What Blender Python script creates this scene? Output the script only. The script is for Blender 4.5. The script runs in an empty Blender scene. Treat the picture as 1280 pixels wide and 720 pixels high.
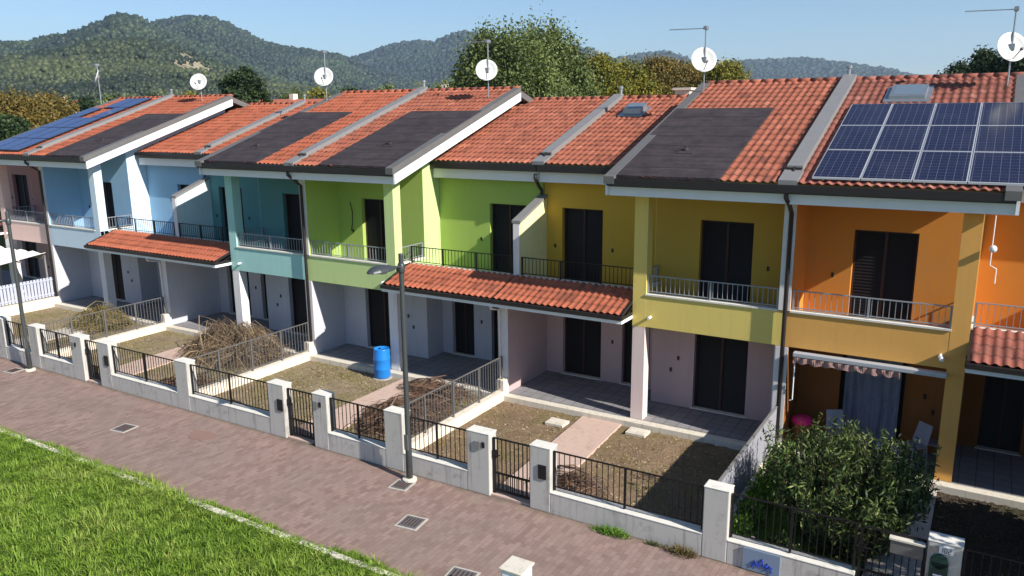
import bpy, math, random
import numpy as np
from mathutils import Vector, Matrix
random.seed(7); rng = np.random.default_rng(7)
sc = bpy.context.scene
COL = sc.collection
PI = math.pi

# ------------------------------------------------------------------ materials
def s2l(c):
    return tuple(((x/255)/12.92 if x/255 <= .04045 else ((x/255+.055)/1.055)**2.4) for x in c)

class NT:
    """tiny node-tree helper"""
    def __init__(s, name):
        s.m = bpy.data.materials.new(name); s.m.use_nodes = True
        s.t = s.m.node_tree; s.n = s.t.nodes; s.l = s.t.links
        s.b = s.n['Principled BSDF']
        s.tc = s.n.new('ShaderNodeTexCoord')
    def node(s, typ, **kw):
        n = s.n.new(typ)
        for k, v in kw.items():
            if k in n.inputs: s.put(n.inputs[k], v)
            else: setattr(n, k, v)
        return n
    def put(s, sock, v):
        if isinstance(v, bpy.types.NodeSocket): s.l.new(v, sock)
        else: sock.default_value = v
    def coord(s, scale=(1, 1, 1), rot=(0, 0, 0), out='Object'):
        mp = s.n.new('ShaderNodeMapping'); s.l.new(s.tc.outputs[out], mp.inputs[0])
        mp.inputs['Scale'].default_value = scale; mp.inputs['Rotation'].default_value = rot
        return mp.outputs[0]
    def noise(s, vec, scale, detail=4, rough=.6):
        n = s.n.new('ShaderNodeTexNoise'); s.l.new(vec, n.inputs['Vector'])
        n.inputs['Scale'].default_value = scale; n.inputs['Detail'].default_value = detail
        n.inputs['Roughness'].default_value = rough
        return n.outputs['Fac']
    def ramp(s, fac, stops):
        n = s.n.new('ShaderNodeValToRGB'); s.l.new(fac, n.inputs[0]); e = n.color_ramp.elements
        while len(e) < len(stops): e.new(.5)
        for i, (p, c) in enumerate(stops):
            e[i].position = p; e[i].color = (*c, 1) if len(c) == 3 else c
        return n.outputs[0]
    def mix(s, fac, a, b, mode='MIX'):
        n = s.n.new('ShaderNodeMix'); n.data_type = 'RGBA'; n.blend_type = mode
        s.put(n.inputs['Factor'], fac)
        for i, v in ((6, a), (7, b)):
            if isinstance(v, (tuple, list)): v = (*v[:3], 1)
            s.put(n.inputs[i], v)
        return n.outputs[2]
    def math(s, op, a, b=0.0, c=None):
        n = s.n.new('ShaderNodeMath'); n.operation = op
        s.put(n.inputs[0], a); s.put(n.inputs[1], b)
        if c is not None: s.put(n.inputs[2], c)
        return n.outputs[0]
    def attr(s, name):
        n = s.n.new('ShaderNodeAttribute'); n.attribute_name = name
        return n.outputs['Fac']
    def bump(s, h, strength=.3, dist=.02):
        n = s.n.new('ShaderNodeBump'); s.l.new(h, n.inputs['Height'])
        n.inputs['Strength'].default_value = strength; n.inputs['Distance'].default_value = dist
        s.l.new(n.outputs[0], s.b.inputs['Normal'])
    def out(s, col, rough=.8, metal=0, spec=.3):
        s.put(s.b.inputs['Base Color'], (*col, 1) if isinstance(col, tuple) else col)
        s.put(s.b.inputs['Roughness'], rough); s.put(s.b.inputs['Metallic'], metal)
        s.b.inputs['Specular IOR Level'].default_value = spec
        return s.m

def plaster(name, rgb, dirt=.34, stain=(.25, .22, .18), scale=1.0, dscale=.9):
    t = NT(name); c = s2l(rgb)
    v = t.coord()
    big = t.noise(v, .8*scale, 5, .65)
    vs = t.coord((6, 6, .5)); streak = t.noise(vs, 1.2, 4, .7)
    fine = t.noise(v, 28, 3, .7)
    a = t.mix(t.math('MULTIPLY', big, .35), c, tuple(x*.78 for x in c))
    m = t.math('MULTIPLY', t.ramp(streak, [(.52, (0, 0, 0)), (.72, (1, 1, 1))]), dirt*.7)
    a = t.mix(m, a, stain, 'MIX')
    big2 = t.noise(v, dscale*2.5, 6, .75)
    m2 = t.math('MULTIPLY', t.ramp(big2, [(.55, (0, 0, 0)), (.7, (1, 1, 1))]), dirt*.5)
    a = t.mix(m2, a, tuple(x*.8 for x in stain))
    a = t.mix(t.math('MULTIPLY', fine, .12), a, tuple(x*.6 for x in c))
    t.bump(fine, .25, .01)
    return t.out(a, .9, 0, .2)

def plain(name, rgb, rough=.5, metal=0, spec=.4, var=.15, bump=0):
    t = NT(name); c = s2l(rgb)
    n = t.noise(t.coord(), 5, 4, .6)
    a = t.mix(t.math('MULTIPLY', n, var*2), c, tuple(x*.6 for x in c))
    if bump: t.bump(t.noise(t.coord(), 30, 3), bump, .01)
    return t.out(a, rough, metal, spec)

def tile_mat(name, base, dark, pale):
    t = NT(name)
    r = t.attr('rnd')
    c = t.ramp(r, [(0, s2l(dark)), (.22, tuple(x*.92 for x in s2l(base))), (.8, s2l(base)), (1, s2l(pale))])
    v = t.coord()
    n = t.noise(v, 3, 5, .7)
    c = t.mix(t.ramp(n, [(.45, (0, 0, 0)), (.75, (.5, .5, .5))]), c, s2l((105, 80, 66)))
    f = t.noise(v, 45, 3, .7)
    c = t.mix(t.math('MULTIPLY', f, .3), c, tuple(x*.5 for x in s2l(base)))
    t.bump(f, .3, .01)
    return t.out(c, .8, 0, .25)

def leaf_mat(name, c0, c1, c2, trans=.25):
    t = NT(name)
    c = t.ramp(t.attr('rnd'), [(0, c0), (.5, c1), (1, c2)])
    t.out(c, .55, 0, .3)
    tr = t.node('ShaderNodeBsdfTranslucent'); t.l.new(c, tr.inputs[0])
    mx = t.node('ShaderNodeMixShader'); mx.inputs[0].default_value = trans
    t.l.new(t.b.outputs[0], mx.inputs[1]); t.l.new(tr.outputs[0], mx.inputs[2])
    t.l.new(mx.outputs[0], t.n['Material Output'].inputs[0])
    return t.m

MT = {}
def M_(name, fn, *a, **k):
    MT[name] = fn(name, *a, **k); return MT[name]

M_('white_plaster', plaster, (226, 222, 222), .35)
M_('lilac_plaster', plaster, (190, 190, 198), .25)
M_('pink_plaster', plaster, (190, 166, 166), .25)
M_('white_paint', plain, (232, 232, 236), .6, 0, .3, .1)
M_('cement_wall', plaster, (190, 186, 180), .9, s2l((104, 98, 88)))
M_('cream_wall', plaster, (226, 214, 196), .55, s2l((140, 125, 100)))
M_('coping', plaster, (222, 218, 208), .5)
M_('grey_metal', plain, (150, 148, 146), .55, .35, .4, .3)
M_('dull_metal', plain, (116, 114, 112), .6, .3, .4, .35)
M_('gutter_brown', plain, (40, 34, 36), .45, .1, .5, .1)
M_('black_iron', plain, (30, 29, 31), .5, .3, .4, .2)
M_('grey_iron', plain, (150, 154, 160), .5, .2, .4, .15)
M_('shutter', plain, (24, 17, 18), .6, 0, .3, .2)
M_('dark_inside', plain, (14, 12, 13), .8, 0, .2, .1)
M_('frame_brown', plain, (58, 34, 30), .6)
M_('dish_white', plain, (205, 205, 202), .45, 0, .4, .06)
M_('galv', plain, (165, 168, 172), .4, .7, .5, .2)
M_('alu', plain, (182, 184, 190), .4, .2, .5, .05)
M_('blue_plastic', plain, (30, 120, 200), .35, 0, .5, .1)
M_('white_cloth', plain, (235, 232, 226), .85)
M_('pink_cloth', plain, (240, 40, 130), .8)
M_('wood', plain, (150, 95, 50), .7)
M_('lamp_grey', plain, (70, 74, 76), .4, .3, .5, .1)
M_('lamp_glass', plain, (150, 160, 165), .2, 0, .6, .05)
M_('tile', tile_mat, (168, 98, 76), (112, 66, 54), (188, 118, 94))
M_('tile_new', tile_mat, (176, 98, 72), (128, 72, 54), (192, 114, 86))
M_('tile_old', tile_mat, (152, 90, 76), (98, 62, 54), (180, 124, 108))
M_('bark', plain, (82, 68, 54), .9, 0, .2, .4, .6)
M_('plastic_black', plain, (24, 24, 26), .4)
M_('sheet_grey', plaster, (146, 146, 156), .2)
M_('concrete', plaster, (186, 178, 168), .7, s2l((110, 100, 88)))
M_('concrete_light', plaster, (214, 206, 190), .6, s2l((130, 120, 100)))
M_('meter_blue', plain, (120, 138, 160), .5, 0, .4, .15)
M_('paint_blue', plain, (30, 60, 170), .6)
M_('green_box', plain, (22, 62, 54), .35)
M_('digit', plain, (30, 30, 34), .6)

def mat_membrane():
    t = NT('membrane'); v = t.coord((1, 1, 1))
    n = t.noise(v, 2.2, 5, .7)
    st = t.noise(t.coord((.5, 7, 7)), 1.3, 4, .6)
    c = t.ramp(n, [(.3, s2l((44, 38, 42))), (.7, s2l((68, 60, 62)))])
    c = t.mix(t.ramp(st, [(.5, (0, 0, 0)), (.75, (.5, .5, .5))]), c, s2l((86, 74, 74)))
    w = t.node('ShaderNodeTexWave', wave_type='BANDS', bands_direction='Y')
    t.l.new(v, w.inputs['Vector']); w.inputs['Scale'].default_value = .46; w.inputs['Distortion'].default_value = 1.0
    w.inputs['Detail'].default_value = 2
    seam = t.ramp(w.outputs['Fac'], [(0, (1, 1, 1)), (.05, (0, 0, 0))])
    c = t.mix(t.math('MULTIPLY', seam, .45), c, s2l((24, 20, 22)))
    t.bump(t.math('ADD', t.noise(v, 14, 4), t.math('MULTIPLY', seam, .8)), .6, .02)
    return t.out(c, .85, 0, .25)
MT['membrane'] = mat_membrane()

def mat_solar(name, tint):
    t = NT(name); v = t.coord()
    sep = t.node('ShaderNodeSeparateXYZ'); t.l.new(v, sep.inputs[0])
    def lines(o, period, w, off=0.0):
        f = t.math('FRACT', t.math('DIVIDE', t.math('ADD', o, off), period))
        return t.math('LESS_THAN', f, w)
    lx = lines(sep.outputs[0], .155, .06); ly = lines(sep.outputs[1], .147, .045)
    bus = lines(sep.outputs[0], .0517, .08)
    c = t.mix(t.noise(t.coord((1, 1, 1)), .7, 2), s2l(tint), tuple(x*.7 for x in s2l(tint)))
    c = t.mix(t.math('MULTIPLY', bus, .12), c, s2l((120, 120, 150)))
    c = t.mix(t.math('MULTIPLY', t.math('MAXIMUM', lx, ly), .28), c, s2l((150, 150, 175)))
    dust = t.noise(v, 1.3, 4, .7)
    c = t.mix(t.ramp(dust, [(.5, (0, 0, 0)), (.9, (.07, .07, .07))]), c, s2l((150, 145, 150)))
    return t.out(c, .2, 0, .45)
MT['solar'] = mat_solar('solar', (24, 24, 50)); MT['solar_blue'] = mat_solar('solar_blue', (30, 48, 104))

def mat_skyglass():
    t = NT('roof_glass'); return t.out(s2l((120, 135, 145)), .15, .3, .8)
MT['roof_glass'] = mat_skyglass()

def mat_paving():
    t = NT('paving')
    v = t.coord((1, 1, 1), (0, 0, math.radians(90)))
    bk = t.node('ShaderNodeTexBrick'); t.l.new(v, bk.inputs['Vector'])
    bk.inputs['Scale'].default_value = 1.0; bk.inputs['Brick Width'].default_value = .21
    bk.inputs['Row Height'].default_value = .105; bk.inputs['Mortar Size'].default_value = .0035
    bk.inputs['Color1'].default_value = (*s2l((149, 125, 116)), 1)
    bk.inputs['Color2'].default_value = (*s2l((127, 104, 96)), 1)
    bk.inputs['Mortar'].default_value = (*s2l((111, 94, 85)), 1)
    bk.inputs['Bias'].default_value = -.1
    v2 = t.coord()
    sn = t.node('ShaderNodeVectorMath', operation='SNAP'); t.l.new(v, sn.inputs[0]); sn.inputs[1].default_value = (.21, .105, 1)
    wn = t.node('ShaderNodeTexWhiteNoise'); t.l.new(sn.outputs[0], wn.inputs['Vector'])
    c = t.mix(t.ramp(wn.outputs['Value'], [(.7, (0, 0, 0)), (1, (.45, .45, .45))]), bk.outputs['Color'], s2l((160, 140, 125)))
    big = t.noise(v2, .55, 5, .65)
    c = t.mix(t.ramp(big, [(.38, (0, 0, 0)), (.72, (.6, .6, .6))]), c, s2l((129, 115, 107)))
    st = t.noise(t.coord((.5, 2.2, 1)), .9, 5, .7)
    c = t.mix(t.ramp(st, [(.55, (0, 0, 0)), (.75, (.5, .5, .5))]), c, s2l((109, 86, 79)))
    sp = t.noise(v2, 9, 5, .8)
    c = t.mix(t.ramp(sp, [(.6, (0, 0, 0)), (.72, (.5, .5, .5))]), c, s2l((88, 74, 64)))
    sp_ = t.node('ShaderNodeSeparateXYZ'); t.l.new(v2, sp_.inputs[0])
    ed = t.math('ABSOLUTE', t.math('ADD', sp_.outputs[1], 1.66))
    ed = t.math('ADD', ed, t.math('MULTIPLY', t.noise(v2, 1.6, 5, .75), .5))
    c = t.mix(t.ramp(t.math('SUBTRACT', ed, .95), [(.80, (0, 0, 0)), (1.0, (.6, .6, .6))]), c, s2l((87, 81, 64)))
    t.bump(t.math('ADD', bk.outputs['Fac'], t.noise(v2, 20, 3)), .4, -.006)
    return t.out(c, .9, 0, .2)
MT['paving'] = mat_paving()

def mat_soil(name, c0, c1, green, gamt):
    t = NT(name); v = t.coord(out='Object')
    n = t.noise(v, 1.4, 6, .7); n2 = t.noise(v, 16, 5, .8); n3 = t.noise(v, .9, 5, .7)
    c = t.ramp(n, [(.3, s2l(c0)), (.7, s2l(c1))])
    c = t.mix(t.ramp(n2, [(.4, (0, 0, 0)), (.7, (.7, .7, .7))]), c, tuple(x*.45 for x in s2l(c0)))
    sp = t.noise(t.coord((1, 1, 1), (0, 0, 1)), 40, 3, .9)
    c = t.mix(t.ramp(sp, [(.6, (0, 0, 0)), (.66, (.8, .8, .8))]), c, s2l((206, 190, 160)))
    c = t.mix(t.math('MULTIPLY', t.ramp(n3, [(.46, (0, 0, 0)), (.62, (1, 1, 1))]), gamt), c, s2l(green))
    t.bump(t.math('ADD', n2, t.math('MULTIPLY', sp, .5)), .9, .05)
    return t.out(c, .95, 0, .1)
MT['soil'] = mat_soil('soil', (124, 102, 82), (164, 140, 114), (118, 110, 66), .5)
MT['soil_grass'] = mat_soil('soil_grass', (136, 120, 98), (170, 152, 126), (128, 122, 78), .55)
MT['soil_shaded'] = mat_soil('soil_shaded', (58, 50, 42), (84, 72, 60), (52, 62, 34), .5)  # shade over the right garden is put into this darker soil colour
MT['lawn'] = mat_soil('lawn', (72, 98, 30), (104, 134, 42), (94, 132, 38), .6)

def mat_patio():
    t = NT('patio_tiles'); bk = t.node('ShaderNodeTexBrick'); t.l.new(t.coord(), bk.inputs['Vector'])
    bk.offset = 0; bk.inputs['Scale'].default_value = 1; bk.inputs['Brick Width'].default_value = .33
    bk.inputs['Row Height'].default_value = .33; bk.inputs['Mortar Size'].default_value = .008
    bk.inputs['Color1'].default_value = (*s2l((140, 138, 140)), 1); bk.inputs['Color2'].default_value = (*s2l((130, 128, 130)), 1)
    bk.inputs['Mortar'].default_value = (*s2l((84, 82, 82)), 1)
    n = t.noise(t.coord(), 1.5, 5, .7)
    c = t.mix(t.ramp(n, [(.5, (0, 0, 0)), (.8, (.5, .5, .5))]), bk.outputs['Color'], s2l((96, 92, 92)))
    return t.out(c, .7, 0, .3)
MT['patio'] = mat_patio()

def mat_hill(name, a, b, c_, clear, rock=None):
    t = NT(name); v = t.coord()
    vo = t.node('ShaderNodeTexVoronoi'); t.l.new(v, vo.inputs['Vector']); vo.inputs['Scale'].default_value = .16
    n = t.noise(v, .02, 6, .75); n2 = t.noise(v, .004, 5, .6)
    f = t.math('ADD', t.math('MULTIPLY', vo.outputs['Distance'], .55), t.math('MULTIPLY', n, .5))
    c = t.ramp(f, [(.2, s2l(a)), (.5, s2l(b)), (.85, s2l(c_))])
    wn = t.node('ShaderNodeSeparateColor'); t.l.new(vo.outputs['Color'], wn.inputs[0])
    c = t.mix(t.math('MULTIPLY', t.math('GREATER_THAN', wn.outputs[0], .75), .55), c, s2l(clear))
    c = t.mix(t.ramp(n2, [(.56, (0, 0, 0)), (.68, (.55, .55, .55))]), c, s2l(clear))
    if rock:
        cx, cy, dx_, dy_ = rock
        sp = t.node('ShaderNodeSeparateXYZ'); t.l.new(v, sp.inputs[0])
        ax = t.math('SUBTRACT', sp.outputs[0], cx); ay = t.math('SUBTRACT', sp.outputs[1], cy)
        la = t.math('ADD', t.math('MULTIPLY', ax, -dy_/20), t.math('MULTIPLY', ay, dx_/20))
        ra = t.math('ADD', t.math('MULTIPLY', ax, dx_/95), t.math('MULTIPLY', ay, dy_/95))
        rr = t.math('ADD', t.math('MULTIPLY', la, la), t.math('MULTIPLY', ra, ra))
        rr = t.math('ADD', rr, t.math('MULTIPLY', t.noise(t.coord(), .06, 4, .7), .8))
        c = t.mix(t.ramp(t.math('MULTIPLY', rr, .5), [(.55, (.8, .8, .8)), (.8, (0, 0, 0))]), c, s2l((156, 144, 120)))
    t.bump(t.math('ADD', t.math('MULTIPLY', vo.outputs['Distance'], -1.0), n), .8, 5)
    return t.out(c, 1, 0, 0)
# bearing of the quarry
_b = Vector((-.7904, .6126))
MT['hill_near'] = mat_hill('hill_near', (32, 42, 29), (47, 59, 39), (65, 74, 53), (72, 79, 58), (-638.3, 481.8, -.7904, .6126))
MT['hill_mid'] = mat_hill('hill_mid', (25, 37, 25), (39, 54, 34), (57, 71, 46), (62, 73, 48))
MT['hill_far'] = mat_hill('hill_far', (25, 39, 32), (37, 53, 39), (48, 65, 46), (57, 70, 53))
MT['rock'] = plaster('rock', (196, 176, 146), .9, s2l((120, 104, 76)), .02)

def mat_fields():
    t = NT('fields'); n = t.noise(t.coord(), .02, 5, .7)
    n2 = t.noise(t.coord(), .6, 5, .8)
    c = t.ramp(n, [(.35, s2l((74, 92, 42))), (.6, s2l((120, 118, 66)))])
    c = t.mix(t.math('MULTIPLY', n2, .6), c, s2l((56, 66, 30)))
    return t.out(c, 1, 0, .1)
MT['fields'] = mat_fields()

G3 = lambda c: s2l(c)
MT['grass_blades'] = leaf_mat('grass_blades', G3((84, 116, 34)), G3((130, 160, 56)), G3((176, 186, 98)), .4)
MT['leaf_green'] = leaf_mat('leaf_green', G3((54, 66, 34)), G3((92, 106, 54)), G3((134, 142, 84)))
MT['leaf_dark'] = leaf_mat('leaf_dark', G3((26, 40, 24)), G3((48, 66, 36)), G3((76, 92, 52)))
MT['leaf_yellow'] = leaf_mat('leaf_yellow', G3((78, 84, 34)), G3((122, 120, 44)), G3((166, 148, 58)))
MT['leaf_orange'] = leaf_mat('leaf_orange', G3((70, 70, 34)), G3((112, 96, 46)), G3((150, 126, 62)))
MT['leaf_bush'] = leaf_mat('leaf_bush', G3((28, 42, 20)), G3((58, 78, 34)), G3((122, 134, 72)), .2)
MT['leaf_ground'] = leaf_mat('leaf_ground', G3((60, 96, 24)), G3((104, 146, 46)), G3((150, 180, 80)), .3)
MT['twig_tan'] = leaf_mat('twig_tan', G3((62, 50, 40)), G3((106, 88, 70)), G3((156, 136, 108)), 0)
MT['twig_brown'] = leaf_mat('twig_brown', G3((56, 42, 38)), G3((98, 76, 64)), G3((134, 108, 84)), 0)
MT['twig_olive'] = leaf_mat('twig_olive', G3((66, 56, 34)), G3((104, 92, 54)), G3((140, 124, 78)), 0)
MT['woods_near'] = leaf_mat('woods_near', G3((26, 34, 20)), G3((44, 54, 32)), G3((78, 84, 48)), 0)
MT['woods_mid'] = leaf_mat('woods_mid', G3((22, 32, 24)), G3((38, 50, 34)), G3((62, 74, 46)), 0)
MT['woods_far'] = leaf_mat('woods_far', G3((20, 30, 26)), G3((34, 46, 36)), G3((52, 64, 46)), 0)
MT['petal'] = leaf_mat('petal', G3((225, 215, 215)), G3((240, 225, 225)), G3((250, 245, 245)), .3)

# ------------------------------------------------------------------ mesh builder
ORG = Vector((0, 0, 0))
class MB:
    def __init__(s): s.v = []; s.f = []; s.r = []
    def quad(s, a, b, c, d, r=.5):
        i = len(s.v); s.v += [tuple(a), tuple(b), tuple(c), tuple(d)]; s.f.append((i, i+1, i+2, i+3)); s.r.append(r); return s
    def hexa(s, P, r=.5):
        """8 points: bottom 0-3 ccw, top 4-7"""
        i = len(s.v); s.v += [tuple(p) for p in P]
        for f in ((3, 2, 1, 0), (4, 5, 6, 7), (0, 1, 5, 4), (1, 2, 6, 5), (2, 3, 7, 6), (3, 0, 4, 7)):
            s.f.append(tuple(i+k for k in f)); s.r.append(r)
        return s
    def box(s, x0, x1, y0, y1, z0, z1, r=.5):
        if x0 > x1: x0, x1 = x1, x0
        if y0 > y1: y0, y1 = y1, y0
        return s.hexa([(x0, y0, z0), (x1, y0, z0), (x1, y1, z0), (x0, y1, z0), (x0, y0, z1), (x1, y0, z1), (x1, y1, z1), (x0, y1, z1)], r)
    def prism_x(s, x0, x1, yz):
        """polygon in (y,z) extruded along x"""
        if x0 > x1: x0, x1 = x1, x0
        i = len(s.v); n = len(yz)
        s.v += [(x0, y, z) for y, z in yz] + [(x1, y, z) for y, z in yz]
        s.f.append(tuple(i+k for k in range(n))); s.f.append(tuple(i+n+k for k in reversed(range(n)))); s.r += [.5, .5]
        for k in range(n):
            q = (k+1) % n; s.f.append((i+k, i+n+k, i+n+q, i+q)); s.r.append(.5)
        return s
    def tube(s, pts, rad, seg=6, r=.5, caps=True):
        pts = [Vector(p) for p in pts]; n = len(pts)
        rads = rad if isinstance(rad, (list, tuple)) else [rad]*n
        i = len(s.v); prev = None
        for k, p in enumerate(pts):
            d = (pts[min(k+1, n-1)] - pts[max(k-1, 0)]).normalized()
            if prev is None:
                a = d.cross(Vector((0, 0, 1)))
                if a.length < .1: a = d.cross(Vector((1, 0, 0)))
            else: a = prev - d*prev.dot(d)
            a.normalize(); prev = a; b = d.cross(a)
            for j in range(seg):
                t = 2*PI*j/seg
                s.v.append(tuple(p + (a*math.cos(t) + b*math.sin(t))*rads[k]))
        for k in range(n-1):
            for j in range(seg):
                q = (j+1) % seg
                s.f.append((i+k*seg+j, i+k*seg+q, i+(k+1)*seg+q, i+(k+1)*seg+j)); s.r.append(r)
        if caps:
            s.f.append(tuple(i+j for j in reversed(range(seg)))); s.f.append(tuple(i+(n-1)*seg+j for j in range(seg))); s.r += [r, r]
        return s
    def lathe(s, c, prof, seg=16, ax=None, caps=False):
        """prof: (radius, height) along axis ax (default z)"""
        c = Vector(c); ax = Vector(ax or (0, 0, 1)).normalized()
        a = ax.cross(Vector((1, 0, 0)));
        if a.length < .1: a = ax.cross(Vector((0, 1, 0)))
        a.normalize(); b = ax.cross(a); i = len(s.v)
        for R_, h in prof:
            for j in range(seg):
                t = 2*PI*j/seg; s.v.append(tuple(c + ax*h + (a*math.cos(t)+b*math.sin(t))*R_))
        for k in range(len(prof)-1):
            for j in range(seg):
                q = (j+1) % seg; s.f.append((i+k*seg+j, i+k*seg+q, i+(k+1)*seg+q, i+(k+1)*seg+j)); s.r.append(.5)
        if caps:
            s.f.append(tuple(i+j for j in reversed(range(seg)))); s.f.append(tuple(i+(len(prof)-1)*seg+j for j in range(seg))); s.r += [.5, .5]
        return s
    def build(s, name, mat, parent=None, smooth=False, bevel=0, rnd=False):
        me = bpy.data.meshes.new(name)
        me.from_pydata([(x-ORG.x, y-ORG.y, z-ORG.z) for x, y, z in s.v], [], s.f)
        me.materials.append(MT[mat] if isinstance(mat, str) else mat)
        if rnd:
            at = me.attributes.new('rnd', 'FLOAT', 'FACE'); at.data.foreach_set('value', np.array(s.r, dtype=np.float32))
        if smooth: me.polygons.foreach_set('use_smooth', [True]*len(me.polygons))
        me.update()
        o = bpy.data.objects.new(name, me); COL.objects.link(o)
        if parent is not None: o.parent = parent
        else: o.location = ORG
        if bevel:
            b = o.modifiers.new('bevel', 'BEVEL'); b.width = bevel; b.segments = 2; b.limit_method = 'ANGLE'
        return o

def npmesh(name, verts, faces, mat, parent=None, rnd=None, smooth=False, fs=4):
    """fast mesh from numpy arrays; faces (n, fs)"""
    me = bpy.data.meshes.new(name)
    verts = np.asarray(verts, dtype=np.float32) - np.array(ORG, dtype=np.float32)
    me.vertices.add(len(verts)); me.vertices.foreach_set('co', verts.ravel())
    n = len(faces); me.loops.add(n*fs); me.loops.foreach_set('vertex_index', np.asarray(faces, dtype=np.int32).ravel())
    me.polygons.add(n); me.polygons.foreach_set('loop_start', np.arange(n, dtype=np.int32)*fs)
    me.update(calc_edges=True); me.validate()
    if rnd is not None:
        at = me.attributes.new('rnd', 'FLOAT', 'FACE'); at.data.foreach_set('value', np.asarray(rnd, dtype=np.float32))
    if smooth: me.polygons.foreach_set('use_smooth', np.ones(n, dtype=bool))
    me.materials.append(MT[mat])
    o = bpy.data.objects.new(name, me); COL.objects.link(o)
    if parent is not None: o.parent = parent
    else: o.location = ORG
    return o

def tag(o, label=None, cat=None, group=None, kind=None):
    if label: o['label'] = label
    if cat: o['category'] = cat
    if group: o['group'] = group
    if kind: o['kind'] = kind
    return o
def thing(name, loc, label, cat, group=None):
    global ORG
    ORG = Vector(loc)
    o = bpy.data.objects.new(name, None); COL.objects.link(o); o.location = loc; o.empty_display_size = .2
    return tag(o, label, cat, group)
def setorg(x=0, y=0, z=0):
    global ORG; ORG = Vector((x, y, z))
def dup(root, loc, label):
    r = root.copy(); COL.objects.link(r); r.location = loc; r['label'] = label
    for ch in list(root.children):
        c = ch.copy(); COL.objects.link(c); c.parent = r
        for g in ch.children:
            d = g.copy(); COL.objects.link(d); d.parent = c
    return r

# ------------------------------------------------------------------ camera, sky, sun
cam_d = bpy.data.cameras.new('camera'); cam = bpy.data.objects.new('camera', cam_d); COL.objects.link(cam)
CM = [[0.855339568984041, 0.5179887586923756, -0.00904807153634859],
      [0.1055009929401823, -0.1912565983346753, -0.9758537052663602],
      [-0.5072117528398081, 0.8337317071227293, -0.21823766475883313]]
right, down, fwd = map(Vector, CM)
R3 = Matrix((right, -down, -fwd)).transposed()
cam.matrix_world = Matrix.Translation((0, -12.95, 8.0)) @ R3.to_4x4()
cam_d.sensor_width = 36; cam_d.lens = 36*989.234/1280; cam_d.clip_end = 20000; cam_d.clip_start = .1
sc.camera = cam
def far(px, py, d):
    """where a distant thing stands: photo bearing and real distance"""
    r = right*((px-640)/989.234) + down*((py-360)/989.234) + fwd
    return Vector((0, -12.95, 8.0)) + r*d

SUN = Vector((1.5, -.285, 1.0)).normalized()       # towards the sun
elev = math.asin(SUN.z); azi = math.atan2(SUN.x, SUN.y)
w = bpy.data.worlds.new('World'); sc.world = w; w.use_nodes = True
wn = w.node_tree.nodes; wl = w.node_tree.links
sky = wn.new('ShaderNodeTexSky'); sky.sky_type = 'NISHITA'; sky.sun_disc = False
sky.sun_elevation = elev; sky.sun_rotation = azi; sky.altitude = 100; sky.air_density = 1.0; sky.dust_density = 0.0; sky.ozone_density = 5.0
wl.new(sky.outputs[0], wn['Background'].inputs[0]); wn['Background'].inputs[1].default_value = .078
sd = bpy.data.lights.new('sun', 'SUN'); sd.energy = 5.0; sd.angle = math.radians(.5); sd.color = (1, .95, .87)
so = bpy.data.objects.new('sun', sd); COL.objects.link(so); so.location = (30, -30, 40)
so.rotation_euler = SUN.to_track_quat('Z', 'Y').to_euler()
sc.view_settings.view_transform = 'Standard'; sc.view_settings.look = 'None'
sc.view_settings.exposure = 0.75; sc.view_settings.gamma = 1

# ------------------------------------------------------------------ tiled roof surfaces
SL = .335
def zpl(y, y0, z0): return z0 + SL*(y-y0)
def tiles(x0, x1, y0, z0, y1, slope=SL, sgn=1, seed=0, period=.188, row=.36, amp=.030):
    """interlocking clay tiles: waves across, lapped steps up the slope"""
    r = np.random.default_rng(seed)
    if x0 > x1: x0, x1 = x1, x0
    nx = max(2, int(round((x1-x0)/period))); per = 8
    xs = np.linspace(x0, x1, nx*per+1)
    u = np.arange(nx*per+1) % per/per
    prof = amp*np.where(u < .62, np.sin(PI*u/.62), -.28*np.sin(PI*(u-.62)/.38))
    nr = max(1, int(round(abs(y1-y0)/row)))
    V = []; n = len(xs); ys = np.linspace(y0, y1, nr+1)
    jit = r.normal(0, .004, (nr, nx+1))
    F = []; Rn = []
    tr = r.random((nr, nx)); tr = np.clip(tr*.8 + .2*r.random((nr, 1)), 0, 1)
    for k in range(nr):
        for e, (y, lift) in enumerate(((ys[k], .036), (ys[k+1], .004))):
            jj = jit[k][np.minimum(np.arange(n)//per, nx)]
            z = z0 + slope*abs(y-y0) + prof + lift + (jj if e == 0 else 0)
            yy = y - (jj*1.5*sgn if e == 0 else 0)
            V.append(np.stack([xs, np.broadcast_to(yy, n), z], 1))
    for k in range(2*nr-1):
        a = k*n + np.arange(n-1)
        F.append(np.stack([a, a+1, a+n+1, a+n], 1) if sgn > 0 else np.stack([a, a+n, a+n+1, a+1], 1))
        tt = tr[k//2][np.minimum(np.arange(n-1)//per, nx-1)]
        Rn.append(tt if k % 2 == 0 else np.zeros(n-1)+.05)
    return np.concatenate(V), np.concatenate(F), np.concatenate(Rn)

def slab(mb, x0, x1, y0, z0, y1, thick, slope=SL, off=0.0):
    """sloping slab whose upper face is off above the plane"""
    z1 = z0+slope*(y1-y0)
    return mb.prism_x(x0, x1, [(y0, z0+off-thick), (y1, z1+off-thick), (y1, z1+off), (y0, z0+off)][::-1])

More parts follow.
